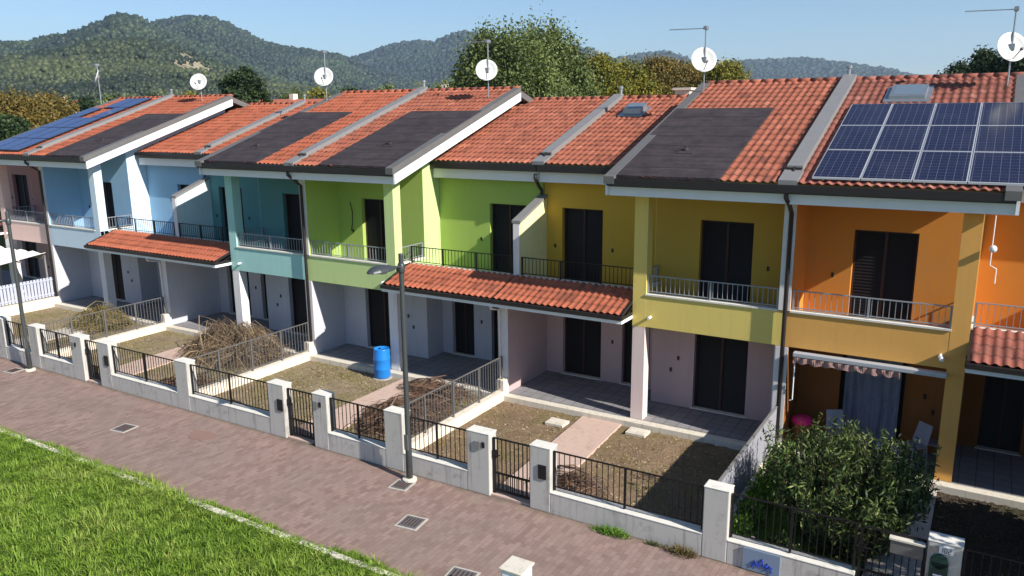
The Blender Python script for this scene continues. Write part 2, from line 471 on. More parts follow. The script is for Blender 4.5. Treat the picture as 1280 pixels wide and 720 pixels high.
# ------------------------------------------------------------------ railing
def railing(mb, x0, y0, x1, y1, zb, zt, sp=.115, bar=.0065, rail=.016, posts=(0, .5, 1), zb1=None, zt1=None):
    zb1 = zb if zb1 is None else zb1; zt1 = zt if zt1 is None else zt1
    L = math.hypot(x1-x0, y1-y0); n = max(2, int(L/sp)); d = Vector(((x1-x0)/L, (y1-y0)/L, 0)); nn = Vector((-d.y, d.x, 0))
    def bx(p, q, hw, ht):       # bar between two points, square section
        p = Vector(p); q = Vector(q)
        if abs((q-p).z) > (q-p).xy.length:      # vertical
            a = d*hw; b = nn*hw
        else: a = Vector((0, 0, ht)); b = nn*hw
        mb.hexa([p-a-b, p+a-b, p+a+b, p-a+b, q-a-b, q+a-b, q+a+b, q-a+b])
    P = lambda t, z0, z1: (x0+(x1-x0)*t, y0+(y1-y0)*t, z0+(z1-z0)*t)
    bx(P(0, zt, zt1), P(1, zt, zt1), rail, .012); bx(P(0, zb+.06, zb1+.06), P(1, zb+.06, zb1+.06), rail*.8, .01)
    for i in range(n+1):
        t = i/n; bx(P(t, zb+.06, zb1+.06), P(t, zt, zt1), bar, bar)
    for t in posts:
        t2 = min(max(t, .015/L), 1-.015/L)
        bx(P(t2, zb-.02, zb1-.02), P(t2, zt+.01, zt1+.01), .02, .02)
    return mb

# ------------------------------------------------------------------ houses
YF, YW, YR = 5.25, 6.70, 7.55
YE, ZE, YT, = 4.75, 6.40, 11.8          # front eave line, ridge
YE2, ZE2, YT2 = 7.22, 6.48, 12.9       # set back eave, ridge
ZF2 = 3.0
def house(P, s, name_label, cols, tilem='tile', party_right_fl=True, roof_extra=None, gwall='lilac_plaster', rail_mat='grey_iron', owns_party=True, seed=0, W=7.52, canopy_tile='tile_new'):
    X = lambda u: P + s*u
    root = thing('terraced_house', (P, YF, 0), name_label, 'house', 'terraced houses in the row')
    pale = cols['pale']; sat = cols['sat']
    def B(mb, u0, u1, *a): return mb.box(X(u0), X(u1), *a)
    # ---- upper walls
    wl_ = MB()
    def wall_with_hole(mb, ua, ub, y0, y1, z0, z1f, holes):
        """wall in XZ plane with door holes [(u0,u1,ztop)] starting at z0"""
        cur = ua
        for (h0, h1, zt) in holes:
            B(mb, cur, h0, y0, y1, z0, z1f); B(mb, h0, h1, y0, y1, zt, z1f); cur = h1
        B(mb, cur, ub, y0, y1, z0, z1f)
    wall_with_hole(wl_, .13, 3.69, YW, YW+.3, ZF2, 6.66, [(1.15, 2.5, 5.25)])
    wr_ = MB(); wall_with_hole(wr_, 3.7, W-.001, YR, YR+.3, ZF2, 6.30, [(5.62, 6.92, 5.23)]); wr_.build('wall', cols.get('rec', sat), root)
    # side wall of the projecting part (butts behind the two faces), sunlight put into its pale colour
    ws_ = MB(); ws_.prism_x(X(3.691), X(3.704), [(YW+.002, ZF2+.001), (YT, ZF2+.001), (YT, 8.3), (YW+.002, 6.6)][::-1]); ws_.build('wall', pale, root)
    # party wall inside loggia
    if owns_party:
        wl_.prism_x(P-.13, P+.13, [(YF+.004, ZF2), (YW+.3, ZF2), (YW+.3, 6.66), (YF+.004, 6.17)][::-1])
    uw = wl_.build('wall', sat, root)
    rear = MB(); rear.box(X(.0), X(W-.001), 16.7, 16.95, 0, 6.9); rear.build('rear_wall', sat, root)
    # reveal + shutters
    def door(u0, u1, y, z0, z1, parent, nm='shutter_door', fr='frame_brown'):
        d = MB(); n = int((z1-z0)/.075)
        B(d, u0, u1, y+.19, y+.21, z0, z1)
        for i in range(n):
            z = z0 + (z1-z0)*i/n
            a, b = sorted((X(u0+.05), X(u1-.05)))
            d.prism_x(a, b, [(y+.165, z+.008), (y+.19, z+.03), (y+.19, z+(z1-z0)/n-.004)][::-1])
        o = d.build(nm, 'shutter', parent)
        f = MB(); B(f, u0, u0+.045, y+.15, y+.188, z0, z1); B(f, u1-.045, u1, y+.15, y+.188, z0, z1); B(f, u0+.045, u1-.045, y+.15, y+.188, z1-.05, z1)
        B(f, (u0+u1)/2-.03, (u0+u1)/2+.03, y+.14, y+.16, z0, z1-.05)
        f.build('door_frame', fr, o)
        si = MB(); B(si, u0-.04, u1+.04, y-.03, y+.14, z0-.001, z0+.025); si.build('sill', 'coping', o)
        return o
    door(1.15, 2.5, YW, ZF2, 5.25, root); door(5.62, 6.92, YR, ZF2, 5.23, root)
    # ---- ground floor walls
    g = MB()
    wall_with_hole(g, .15, 3.7, YW, YW+.3, 0, 2.85, [(1.12, 2.52, 2.42)])
    wall_with_hole(g, 3.7, W-.001, YR, YR+.3, 0, 2.85, [(4.1, 4.95, 2.35), (5.62, 6.88, 2.42)])
    B(g, 3.5, 3.7, YW+.3, YR, 0, 2.85)
    if owns_party:
        g.box(P-.15, P+.15, YF+.004, YW+.3, 0, 2.85)
    g.build('ground_floor_wall', gwall, root)
    door(1.12, 2.52, YW, .15, 2.42, root); door(5.62, 6.88, YR, .15, 2.42, root); door(4.1, 4.95, YR, .15, 2.35, root, 'entrance_door')
    # small sockets and wall fittings beside the doors
    for (u, y, z) in ((.75, YW, 4.15), (5.3, YR, 4.1), (7.15, YR, 4.1), (2.95, YW, 1.5), (5.25, YR, 1.4), (3.15, YW, 1.15)):
        k = MB(); B(k, u-.025, u+.025, y-.03, y, z-.06, z+.05); k.build('wall_light', 'plastic_black', root)
    # ---- party wall front edge (pale)
    if owns_party:
        e = MB(); e.box(P-.13, P+.13, YF-.02, YF, 3.5, 6.0); e.box(P-.15, P+.15, YF-.02, YF, 0.0, 2.64)
        e.build('party_wall_edge', 'white_plaster' if not cols.get('edge') else cols['edge'], root)
    # ---- balcony front
    bal = MB()
    B(bal, .0, 3.7, YF, YF+.16, 2.65, 3.47)                 # parapet front
    B(bal, 3.54, 3.7, YF+.16, YW, 2.65, 3.47)               # side parapet
    B(bal, .13, 3.54, YF+.16, YW, 2.82, ZF2)                # slab
    b = bal.build('balcony', pale, root, bevel=.01)
    cp = MB(); B(cp, .13, 3.36, YF-.03, YF+.19, 3.47, 3.51); B(cp, 3.52, 3.74, YF+.35, YW, 3.47, 3.51); cp.build('coping', 'coping', b)
    rl = MB(); railing(rl, X(.16), YF+.08, X(3.34), YF+.08, 3.51, 3.97); rl.build('railing', rail_mat, b)
    rl = MB(); railing(rl, X(3.62), YF+.36, X(3.62), YW-.02, 3.51, 3.97, posts=(0, 1)); rl.build('railing', rail_mat, b)
    sp = MB(); sp.tube([(X(3.22), YF+.02, 2.93), (X(3.22), YF-.14, 2.92)], .035, 8); sp.build('spout', 'white_paint', b)
    # ---- corner pillar
    pl = MB(); B(pl, 3.35, 3.7, YF-.003, YF+.34, 3.47, 6.12); B(pl, 3.35, 3.7, YF-.003, YF+.34, 2.64, 3.47); pl.build('pillar', pale, root)
    pl = MB(); B(pl, 3.36, 3.69, YF+.0, YF+.33, -.02, 2.64); pl.build('pillar', cols.get('pil', 'white_plaster'), root)
    # ---- set back balcony
    bal = MB()
    B(bal, 3.7, W-.1, 5.9, 6.04, 2.85, 3.42); B(bal, 3.7, W-.001, 6.04, YR, 2.85, ZF2)
    b = bal.build('balcony', pale, root)
    cp = MB(); B(cp, 3.72, W-.1, 5.87, 6.07, 3.42, 3.455); cp.build('coping', 'coping', b)
    rl = MB(); railing(rl, X(3.74), 5.97, X(W-.14), 5.97, 3.455, 3.97, posts=(0, .33, .66, 1)); rl.build('railing', cols.get('rail2', 'black_iron'), b)
    # ---- half fin wall between set back balconies + ground floor party wall
    if s > 0:
        f = MB(); xa = X(W)
        f.prism_x(xa-.11, xa+.11, [(5.98, 2.85), (YR, 2.85), (YR, 5.52), (7.3, 5.42), (6.0, 4.93)][::-1])
        fo = f.build('dividing_fin', cols.get('fin', pale), root)
        f = MB(); f.prism_x(xa-.14, xa+.14, [(5.95, 4.92), (7.3, 5.425), (YR, 5.525), (YR, 5.60), (7.3, 5.5), (5.95, 5.0)][::-1])
        f.build('fin_coping', 'grey_metal', fo)
        f = MB(); f.box(xa-.1, xa+.1, 5.955, 5.978, 2.9, 4.90); f.build('fin_edge', 'white_plaster', fo)
        f = MB(); f.box(xa-.12, xa+.12, YF, YR, 0, 2.82); f.build('ground_party_wall', cols.get('gp', 'pink_plaster'), root)
        f = MB(); f.box(xa-.135, xa+.135, YF-.02, YF, 0, 2.80); f.build('party_wall_edge', 'white_plaster', root)
    # ---- canopy over entrance (this house's half)
    c = MB(); ua, ub = 3.7, W
    slab(c, X(ua), X(ub), 4.62, 3.02, 5.9, .1, SL, -.012)
    cn = c.build('canopy', 'gutter_brown', root)
    c = MB(); a0, a1 = sorted((X(ua+.06), X(ub)))
    V, F, Rn = tiles(a0, a1, 4.6, 3.02, 5.88, seed=seed+50); npmesh('canopy_tiles', V, F, canopy_tile, cn, Rn)
    c = MB(); B(c, ua-.0, ub, 4.50, 4.60, 2.93, 3.03); B(c, ua-.02, ua+.06, 4.55, 5.2, 2.93, 3.02)
    c.prism_x(X(ua-.0), X(ua+.06), [(4.6, 2.93), (5.88, 3.36), (5.88, 3.50), (4.6, 3.07)][::-1])
    c.build('canopy_gutter', 'gutter_brown', cn)
    c = MB(); B(c, ua, ub, 4.56, 4.64, 2.83, 2.93); B(c, ua-.004, ua+.05, 4.64, 5.24, 2.83, 2.925); c.build('fascia', 'white_paint', cn)
    c = MB(); B(c, ua+.05, ub, 4.64, YR, 2.83, 2.85); c.build('canopy_ceiling', 'white_plaster', cn)
    # ---- roof: projecting part
    r = MB(); slab(r, X(0), X(3.7+.5), YE+.03, ZE+.01, YT, .30, SL, -.02)
    ro = r.build('roof', cols.get('soffit', pale), root)
    a0, a1 = sorted((X(0), X(4.16)))
    V, F, Rn = tiles(a0, a1, YE-.02, ZE, YT, seed=seed); npmesh('roof_tiles', V, F, tilem, ro, Rn)
    c = MB(); B(c, 0, 4.2, YE-.14, YE-.02, ZE-.17, ZE+.0); B(c, 0, 4.2, YE-.02, YE+.02, ZE-.2, ZE-.01)
    c.build('gutter', 'gutter_brown', ro)
    c = MB(); B(c, 0, 4.2, YE+.02, YE+.05, 5.98, ZE-.14); c.build('fascia', 'white_paint', ro)
    zt = ZE+SL*(YT-YE)
    v = MB(); v.prism_x(X(4.2), X(4.26), [(YE-.05, 5.99), (YT, 5.99+SL*(YT-YE)), (YT, zt-.12), (YE-.05, ZE-.14)][::-1]); v.build('verge_board', 'white_paint', ro)
    v = MB(); v.prism_x(X(4.0), X(4.27), [(YE-.15, ZE-.13), (YT, zt-.118), (YT, zt+.06), (YE-.15, ZE+.05)][::-1]); v.build('verge_flashing', 'dull_metal', ro)
    # ---- roof: set back part
    r = MB(); slab(r, X(3.72), X(W-.001), YE2+.03, ZE2+.01, YT2, .22, SL, -.02)
    r2 = r.build('roof', cols.get('soffit', pale), root)
    a0, a1 = sorted((X(3.72), X(W)))
    V, F, Rn = tiles(a0, a1, YE2-.02, ZE2, YT2, seed=seed+9); npmesh('roof_tiles', V, F, tilem, r2, Rn)
    c = MB(); B(c, 3.72, W, YE2-.14, YE2-.02, ZE2-.2, ZE2); B(c, 3.72, W, YE2-.02, YE2+.02, ZE2-.16, ZE2-.01); c.build('gutter', 'gutter_brown', r2)
    c = MB(); B(c, 3.72, W, YE2+.02, YE2+.05, 5.98, ZE2-.12); c.build('fascia', 'white_paint', r2)
    # rear slopes and gable step
    for (ua, ub, yt, z0, y0) in ((0, 4.2, YT, ZE, YE), (3.72, W, YT2, ZE2, YE2)):
        zt_ = z0+SL*(yt-y0); a0, a1 = sorted((X(ua), X(ub)))
        rb = MB(); rb.prism_x(a0, a1, [(yt, zt_-.24), (17.3, zt_-.24-SL*(17.3-yt)), (17.3, zt_-.02-SL*(17.3-yt)), (yt, zt_-.02)][::-1]); ob = rb.build('rear_roof', 'dull_metal', root)
        V, F, Rn = tiles(a0, a1, 17.3, zt_-SL*(17.3-yt), yt, sgn=-1, seed=seed+3, row=.6); npmesh('roof_tiles', V, F, tilem, ob, Rn)
        n = int((ub-ua)/.33); rc = MB()
        for i in range(n):
            xa = a0+(a1-a0)*i/n; xb = a0+(a1-a0)*(i+1)/n
            rc.tube([(xa, yt, zt_-.005), (xb+.02, yt, zt_+.012)], [.105, .085], 8)
        rc.r = list(np.repeat(rng.random(n), 10)); rc.build('ridge_tiles', tilem, root, smooth=True, rnd=True)
    # ---- party flashing over the front roof, over the shared line
    if owns_party:
        f = MB(); f.prism_x(P-.17, P+.17, [(5.35, 6.55), (YT, zt-.05), (YT, zt+.17), (5.35, 6.77)][::-1])
        f.prism_x(P-.2, P+.2, [(YE-.02, ZE-.02), (5.34, 6.56), (5.34, 6.70), (YE-.02, ZE+.095)][::-1])
        fo = f.build('party_flashing', 'grey_metal', root)
        f = MB(); f.box(P-.16, P+.16, 5.28, 5.36, 6.60, 6.73); f.tube([(P, 5.22, 6.63), (P, 5.34, 6.72)], .04, 8); f.build('flashing_stop', 'gutter_brown', fo)
        f = MB(); f.lathe((P-.05, YT+.05, zt-.1), [(.05, 0), (.05, .42), (.08, .43), (.08, .5), (.03, .52)], 10, caps=True); f.build('vent_pipe', 'galv', fo)
        dp = MB(); dp.tube([(P-.0, YE-.08, 6.28), (P, YE-.08, 6.12), (P+.04, YE+.12, 5.95), (P+.04, YF-.1, 5.75), (P+.04, YF-.1, 3.2), (P+.04, YF-.1, .1)], .05, 8)
        dp.build('downpipe', 'gutter_brown', root, smooth=True)
    if s > 0:
        xa = X(W); z2 = ZE2+SL*(YT2-YE2)
        f = MB(); f.prism_x(xa-.17, xa+.17, [(YE2+.5, ZE2+.13), (YT2, z2-.05), (YT2, z2+.16), (YE2+.5, ZE2+.34)][::-1])
        f.prism_x(xa-.2, xa+.2, [(YE2-.02, ZE2-.02), (YE2+.49, ZE2+.14), (YE2+.49, ZE2+.26), (YE2-.02, ZE2+.095)][::-1])
        fo = f.build('party_flashing', 'grey_metal', root)
        f = MB(); f.box(xa-.16, xa+.16, YE2+.44, YE2+.51, ZE2+.18, ZE2+.3); f.tube([(xa, YE2+.36, ZE2+.2), (xa, YE2+.5, ZE2+.3)], .04, 8); f.build('flashing_stop', 'gutter_brown', fo)
        f = MB(); f.lathe((xa+.05, YT2+.05, z2-.1), [(.05, 0), (.05, .42), (.08, .43), (.08, .5), (.03, .52)], 10, caps=True); f.build('vent_pipe', 'galv', fo)
        dp = MB(); dp.tube([(xa-.05, YE2-.08, 6.22), (xa-.05, YE2-.08, 6.08), (xa-.02, 7.3, 5.85), (xa, 7.44, 5.72), (xa, 7.42, 5.6)], .05, 8)
        dp.build('downpipe', 'gutter_brown', root, smooth=True)
        dp = MB(); dp.tube([(xa, 4.55, 2.95), (xa, 4.6, 2.75), (xa-.1, 5.15, 2.6), (xa-.1, 5.18, .1)], .035, 8); dp.build('downpipe', 'white_paint', root, smooth=True)
    return root, X

def on_front(y, off=0.0): return ZE + SL*(y-YE) + off
def roof_quad_box(mb, x0, x1, y0, y1, o0, o1, base=on_front):
    if x0 > x1: x0, x1 = x1, x0
    return mb.prism_x(x0, x1, [(y0, base(y0)+o0), (y1, base(y1)+o0), (y1, base(y1)+o1), (y0, base(y0)+o1)][::-1])

def membrane(root, x0, x1, ytop=9.36, vent=None):
    m = MB(); roof_quad_box(m, x0, x1, YE-.02, ytop, .02, .085)
    o = m.build('roof_membrane', 'membrane', root)
    if vent:
        vx, vy = vent; v = MB(); roof_quad_box(v, vx-.2, vx+.2, vy-.2, vy+.2, .085, .10)
        v.lathe((vx-.02, vy, on_front(vy, .09)), [(.09, 0), (.05, .05), (.04, .09), (.05, .10), (.0, .12)], 10)
        v.tube([(vx-.25, vy-.12, on_front(vy-.12, .12)), (vx+.05, vy, on_front(vy, .18))], .012, 5)
        v.build('roof_vent', 'membrane', o)
    return o

def dish(root, x, y, zc, r=.37, nrm=(.5, -.80, .30), yagi=True, yx=1.1, zbase=None, zy=10.32):
    zbase = on_front(y) if zbase is None else zbase
    n = Vector(nrm).normalized(); c = Vector((x, y-.1, zc))
    d = MB(); d.lathe(c - n*.06, [(0.001, 0), (r*.5, .018), (r*.8, .045), (r, .075), (r+.006, .07), (r*.8, .03), (r*.5, .0), (.001, -.02)], 28, ax=n)
    o = d.build('satellite_dish', 'dish_white', root, smooth=True)
    m = MB(); m.tube([(x, y, zbase-.03), (x, y, zy if yagi else zc)], .022, 8); m.box(x-.06, x+.06, y-.08, y+.03, zc-.08, zc+.08); m.build('mast', 'galv', o)
    a = MB(); e = c + n*.42 + Vector((.0, 0, -.2)); a.tube([c - Vector((0, 0, r*.95)), e], .012, 5); a.lathe(e, [(.03, -.05), (.035, .03), (.02, .06)], 8, ax=-n, caps=True); a.build('feed_arm', 'dull_metal', o)
    if yagi:
        b = MB(); x1 = x-yx; y1 = y-.05
        b.tube([(x+.06, y, zy), (x1, y1, zy+.02)], .012, 5)
        for i in range(11):
            t = i/10; xx = x+.0+(x1-x)*t; L = .13-.05*t
            b.tube([(xx, y-L, zy), (xx, y+L, zy)], .005, 4)
        b.box(x-.05, x+.05, y-.1, y+.1, zy-.04, zy+.06)
        b.build('antenna', 'galv', o)
    return o

PL = lambda nm, rgb, d=.2: M_(nm, plaster, rgb, d)
PL('orange_pale', (224, 168, 92)); PL('orange_sat', (206, 136, 60))
PL('olive_pale', (226, 202, 114)); PL('gold_sat', (204, 164, 62)); PL('orange_shaded', (140, 88, 44)); PL('olive_sat', (192, 158, 68))  # darker orange: patio shade put into the ground floor wall colour
PL('green_pale', (194, 214, 146)); PL('green_sat', (162, 184, 96))
PL('teal_pale', (166, 210, 204)); PL('teal_sat', (92, 140, 144))
PL('blue_pale', (200, 218, 230)); PL('blue_sat', (142, 178, 206))
PL('rose_pale', (230, 196, 184)); PL('rose_sat', (176, 130, 128))
PL('pil_pale', (224, 204, 198)); PL('orange_fin', (232, 170, 70)); PL('teal_white', (205, 222, 222)); PL('ochre_white', (238, 232, 170))

H1, X1 = house(-3.8, 1, 'orange terraced house with a grey solar array and a scalloped awning', dict(pale='orange_pale', sat='orange_sat', pil='orange_pale', rail2='grey_iron', gp='orange_sat'), 'tile_old', gwall='orange_shaded', seed=1, canopy_tile='tile_old')
H2, X2 = house(-3.8, -1, 'olive yellow terraced house with a dark roof membrane and pinkish ground floor', dict(pale='olive_pale', sat='olive_sat', rec='gold_sat', pil='pil_pale'), 'tile', owns_party=False, gwall='pink_plaster', seed=2)
H3, X3 = house(-18.87, 1, 'lime green terraced house with a blue barrel on its patio', dict(pale='green_pale', sat='green_sat', fin='ochre_white'), 'tile', seed=3)
H4, X4 = house(-18.87, -1, 'teal terraced house between the lime green and the light blue house', dict(pale='teal_pale', sat='teal_sat'), 'tile_new', owns_party=False, seed=4)
H5, X5 = house(-33.92, 1, 'light blue terraced house with a dark roof membrane', dict(pale='blue_pale', sat='blue_sat', fin='teal_white', gp='lilac_plaster'), 'tile_new', seed=5)
H6, X6 = house(-33.92, -1, 'pink terraced house at the far left with blue solar panels', dict(pale='rose_pale', sat='rose_sat'), 'tile_new', owns_party=False, gwall='pink_plaster', seed=6)
H0, X0 = house(11.25, -1, 'ochre terraced house at the right end, mostly outside the picture', dict(pale='orange_pale', sat='orange_sat', pil='orange_pale', rail2='grey_iron', gp='orange_sat'), 'tile_old', gwall='orange_shaded', seed=8, canopy_tile='tile_old')

def orgof(o):
    global ORG; ORG = Vector(o.location)
# membranes
orgof(H2); membrane(H2, -8.0, -5.28, vent=(-6.6, 6.3)); dish(H2, -7.72, 10.85, 9.43)
orgof(H3); membrane(H3, -17.6, -14.68, vent=(-16.1, 6.36)); dish(H3, -15.3, 10.75, 9.38)
orgof(H4); membrane(H4, -23.06, -20.32, vent=(-21.6, 6.0)); dish(H4, -22.9, 10.75, 9.38, yx=.25)
orgof(H5); membrane(H5, -32.45, -29.72, vent=(-31.0, 6.3)); dish(H5, -30.85, 11.1, 9.4, yagi=False)
orgof(H6); dish(H6, -38.5, 11.1, 9.85, nrm=(-.45, -.8, .35), zy=10.4, yx=.5, zbase=8.1)
orgof(H1); dish(H1, .02, 10.9, 9.43)
# solar array on the orange house
for i in range(4):
    for j in range(3):
        x0 = -3.33+i*.965; y0 = 4.85+j*1.52
        f = MB(); roof_quad_box(f, x0, x0+.95, y0, y0+1.5, .10, .14)
        for xx in (x0+.2, x0+.75): roof_quad_box(f, xx-.02, xx+.02, y0+.1, y0+1.4, .02, .1)
        p = f.build('solar_panel', 'alu', H1)
        c = MB(); roof_quad_box(c, x0+.022, x0+.928, y0+.025, y0+1.475, .141, .146); c.build('solar_cells', 'solar', p)
def skylight(root, x0, x1, y0, y1, base=on_front, hh=0):
    f = MB(); roof_quad_box(f, x0-.12, x1+.12, y0-.18, y1+.1, .045, .07, base); roof_quad_box(f, x0, x1, y0, y1, .07, .15+hh, base)
    o = f.build('skylight', 'galv', root)
    g = MB(); roof_quad_box(g, x0+.07, x1-.07, y0+.09, y1-.09, .151+hh, .156+hh, base); g.build('pane', 'roof_glass', o)
skylight(H1, -2.55, -1.72, 9.95, 10.85)
orgof(H2)
on_back = lambda y, off=0.0: ZE2 + SL*(y-YE2) + off
skylight(H2, -10.45, -9.85, 11.2, 11.75, on_back, .08)
# blue panels on the pink house
orgof(H6)
for i in range(3):
    for j in range(5):
        if j == 4 and i == 0: continue
        if j == 3 and i == 1: continue
        x0 = -37.85+i*1.0; y0 = 4.95+j*1.3
        f = MB(); roof_quad_box(f, x0, x0+.97, y0, y0+1.27, .09, .13)
        for xx in (x0+.2, x0+.75): roof_quad_box(f, xx-.02, xx+.02, y0+.1, y0+1.15, .02, .09)
        p = f.build('solar_panel', 'gutter_brown', H6)
        c = MB(); roof_quad_box(c, x0+.02, x0+.95, y0+.02, y0+1.25, .131, .136); c.build('solar_cells', 'solar_blue', p)
for i in range(3):
    for j in range(3):
        x0 = -41.2+i*1.0; y0 = 6.6+j*1.3
        f = MB(); roof_quad_box(f, x0, x0+.97, y0, y0+1.27, .05, .13, on_back)
        p = f.build('solar_panel', 'gutter_brown', H6)
        c = MB(); roof_quad_box(c, x0+.02, x0+.95, y0+.02, y0+1.25, .131, .136, on_back); c.build('solar_cells', 'solar_blue', p)
# small chimneys behind the ridge
for (H, x) in ((H2, -9.1), (H3, -17.2), (H4, -24.4)):
    orgof(H); c = MB(); c.box(x-.25, x+.25, 12.9, 13.4, 7.6, 8.62); c.box(x-.32, x+.32, 12.83, 13.47, 8.62, 8.7); c.build('chimney', 'cream_wall', H)

# awning under the orange balcony
orgof(H1)
a = MB(); a.box(-3.5, -.42, 5.02, 5.2, 2.5, 2.6); aw = a.build('awning', 'alu', H1, bevel=.015)
cl = MB(); N = 60
for i in range(N):
    def pt(k):
        x = -3.48+2.2*k/N; sag = .025*abs(math.sin(PI*k/N*4))+.02*math.sin(k*.9)
        return x, 5.0-.015*math.sin(k*1.3), 2.5, 5.0+.02*math.sin(k*.8), 2.35+sag
    x0, ya, za, yb, zb = pt(i); x1, yc, zc, yd, zd = pt(i+1)
    cl.quad((x0, ya, za), (x0, yb, zb), (x1, yd, zd), (x1, yc, zc))
M_('valance', plain, (150, 118, 112), .9)
cl.build('valance', 'valance', aw)
a = MB(); a.tube([(-3.46, 5.1, 2.5), (-3.46, 5.12, 1.45), (-3.52, 5.12, 1.42)], .014, 6); a.build('crank', 'white_paint', aw)
c = MB(); c.lathe((-.55, 5.2, 2.88), [(.05, 0), (.05, .12), (.035, .14)], 10, ax=(0, -1, 0), caps=True); c.build('camera', 'white_paint', H1)
c = MB(); c.tube([(.1, 5.3, 5.9), (.1, 5.3, 4.9), (.22, 5.5, 4.8), (.22, 5.5, 4.5)], .012, 6); c.build('cable', 'white_paint', H1)
c = MB(); c.lathe((.12, 5.22, 5.25), [(.07, 0), (.07, .07), (.02, .1)], 12, ax=(0, -1, 0), caps=True); c.build('bell', 'white_paint', H1)
# cable hanging in the green loggia
orgof(H3); c = MB(); c.tube([(-18.2, 6.68, 5.1), (-18.1, 6.66, 4.8), (-18.12, 6.66, 4.4), (-18.2, 6.68, 4.15)], .014, 5); c.build('cable', 'plastic_black', H3)

# ------------------------------------------------------------------ ground
setorg()
def sheet(name, x0, x1, y0, y1, z, mat, nx=1, ny=1, amp=0, seed=0):
    xs = np.linspace(x0, x1, nx+1); ys = np.linspace(y0, y1, ny+1)
    Xg, Yg = np.meshgrid(xs, ys); r = np.random.default_rng(seed)
    Z = np.full_like(Xg, z) + (r.normal(0, amp, Xg.shape) if amp else 0)
    V = np.stack([Xg.ravel(), Yg.ravel(), Z.ravel()], 1); n = nx+1
    i = (np.arange(ny)[:, None]*n + np.arange(nx)[None, :]).ravel()
    F = np.stack([i, i+1, i+n+1, i+n], 1)
    o = npmesh(name, V, F, mat, smooth=amp > 0); o['kind'] = 'structure'; return o
sheet('ground', -6000, 6000, -600, 7000, -.12, 'fields')
sheet('street_paving', -60, 20, -3.35, .02, 0, 'paving')
def kerb():
    m = MB(); x = -45.0
    while x < 12:
        m.box(x, x+.985, -3.5, -3.36, -.1, .075+random.uniform(-.008, .008)); x += 1.0
    o = m.build('kerb', 'concrete_light', None, bevel=.012); o['kind'] = 'structure'
kerb()
sheet('lawn', -60, 20, -30, -3.5, .02, 'lawn', 240, 90, .02, 3)
sheet('patio', -45, 12, 5.02, 7.9, .15, 'patio')
m = MB(); m.box(-45, 12, 4.98, 5.22, -.02, .156); o = m.build('patio_sunlit_edge', 'concrete_light', None, bevel=.01); o['kind'] = 'structure'  # pale front strip: sunlight on the patio tiles put into its colour

PARTY = [-3.8, -11.33, -18.87, -26.4, -33.92]
gmat = {-3.8: 'lawn', -11.33: 'soil', -18.87: 'soil_grass', -26.4: 'soil_grass', -33.92: 'soil_grass', -41.4: 'soil_grass'}
for x0, x1, mt in ((-3.8, -1.3, 'lawn'), (-1.3, 3.7, 'soil_shaded'), (-11.33, -3.8, 'soil'), (-18.87, -11.33, 'soil_grass'), (-26.4, -18.87, 'soil_grass'), (-33.92, -26.4, 'soil_grass'), (-41.4, -33.92, 'soil_grass')):
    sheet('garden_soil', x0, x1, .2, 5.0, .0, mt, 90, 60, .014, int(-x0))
def path(x0, x1, skew=0, mat='concrete'):
    m = MB(); y = .0; n = 7
    m.hexa([(x0+skew, .05, -.05), (x1+skew, .05, -.05), (x1, 4.98, -.05), (x0, 4.98, -.05), (x0+skew, .05, .045), (x1+skew, .05, .045), (x1, 4.98, .045), (x0, 4.98, .045)])
    o = m.build('garden_path', mat, None, bevel=.008); o['kind'] = 'structure'
M_('path_pink', plaster, (196, 170, 156), .6, s2l((130, 112, 100)))
path(-8.75, -7.62, .25, 'path_pink'); path(-14.85, -13.75, 0, 'path_pink'); path(-23.9, -22.75, .3, 'path_pink'); path(-29.9, -28.8); path(-1.25, -.35)

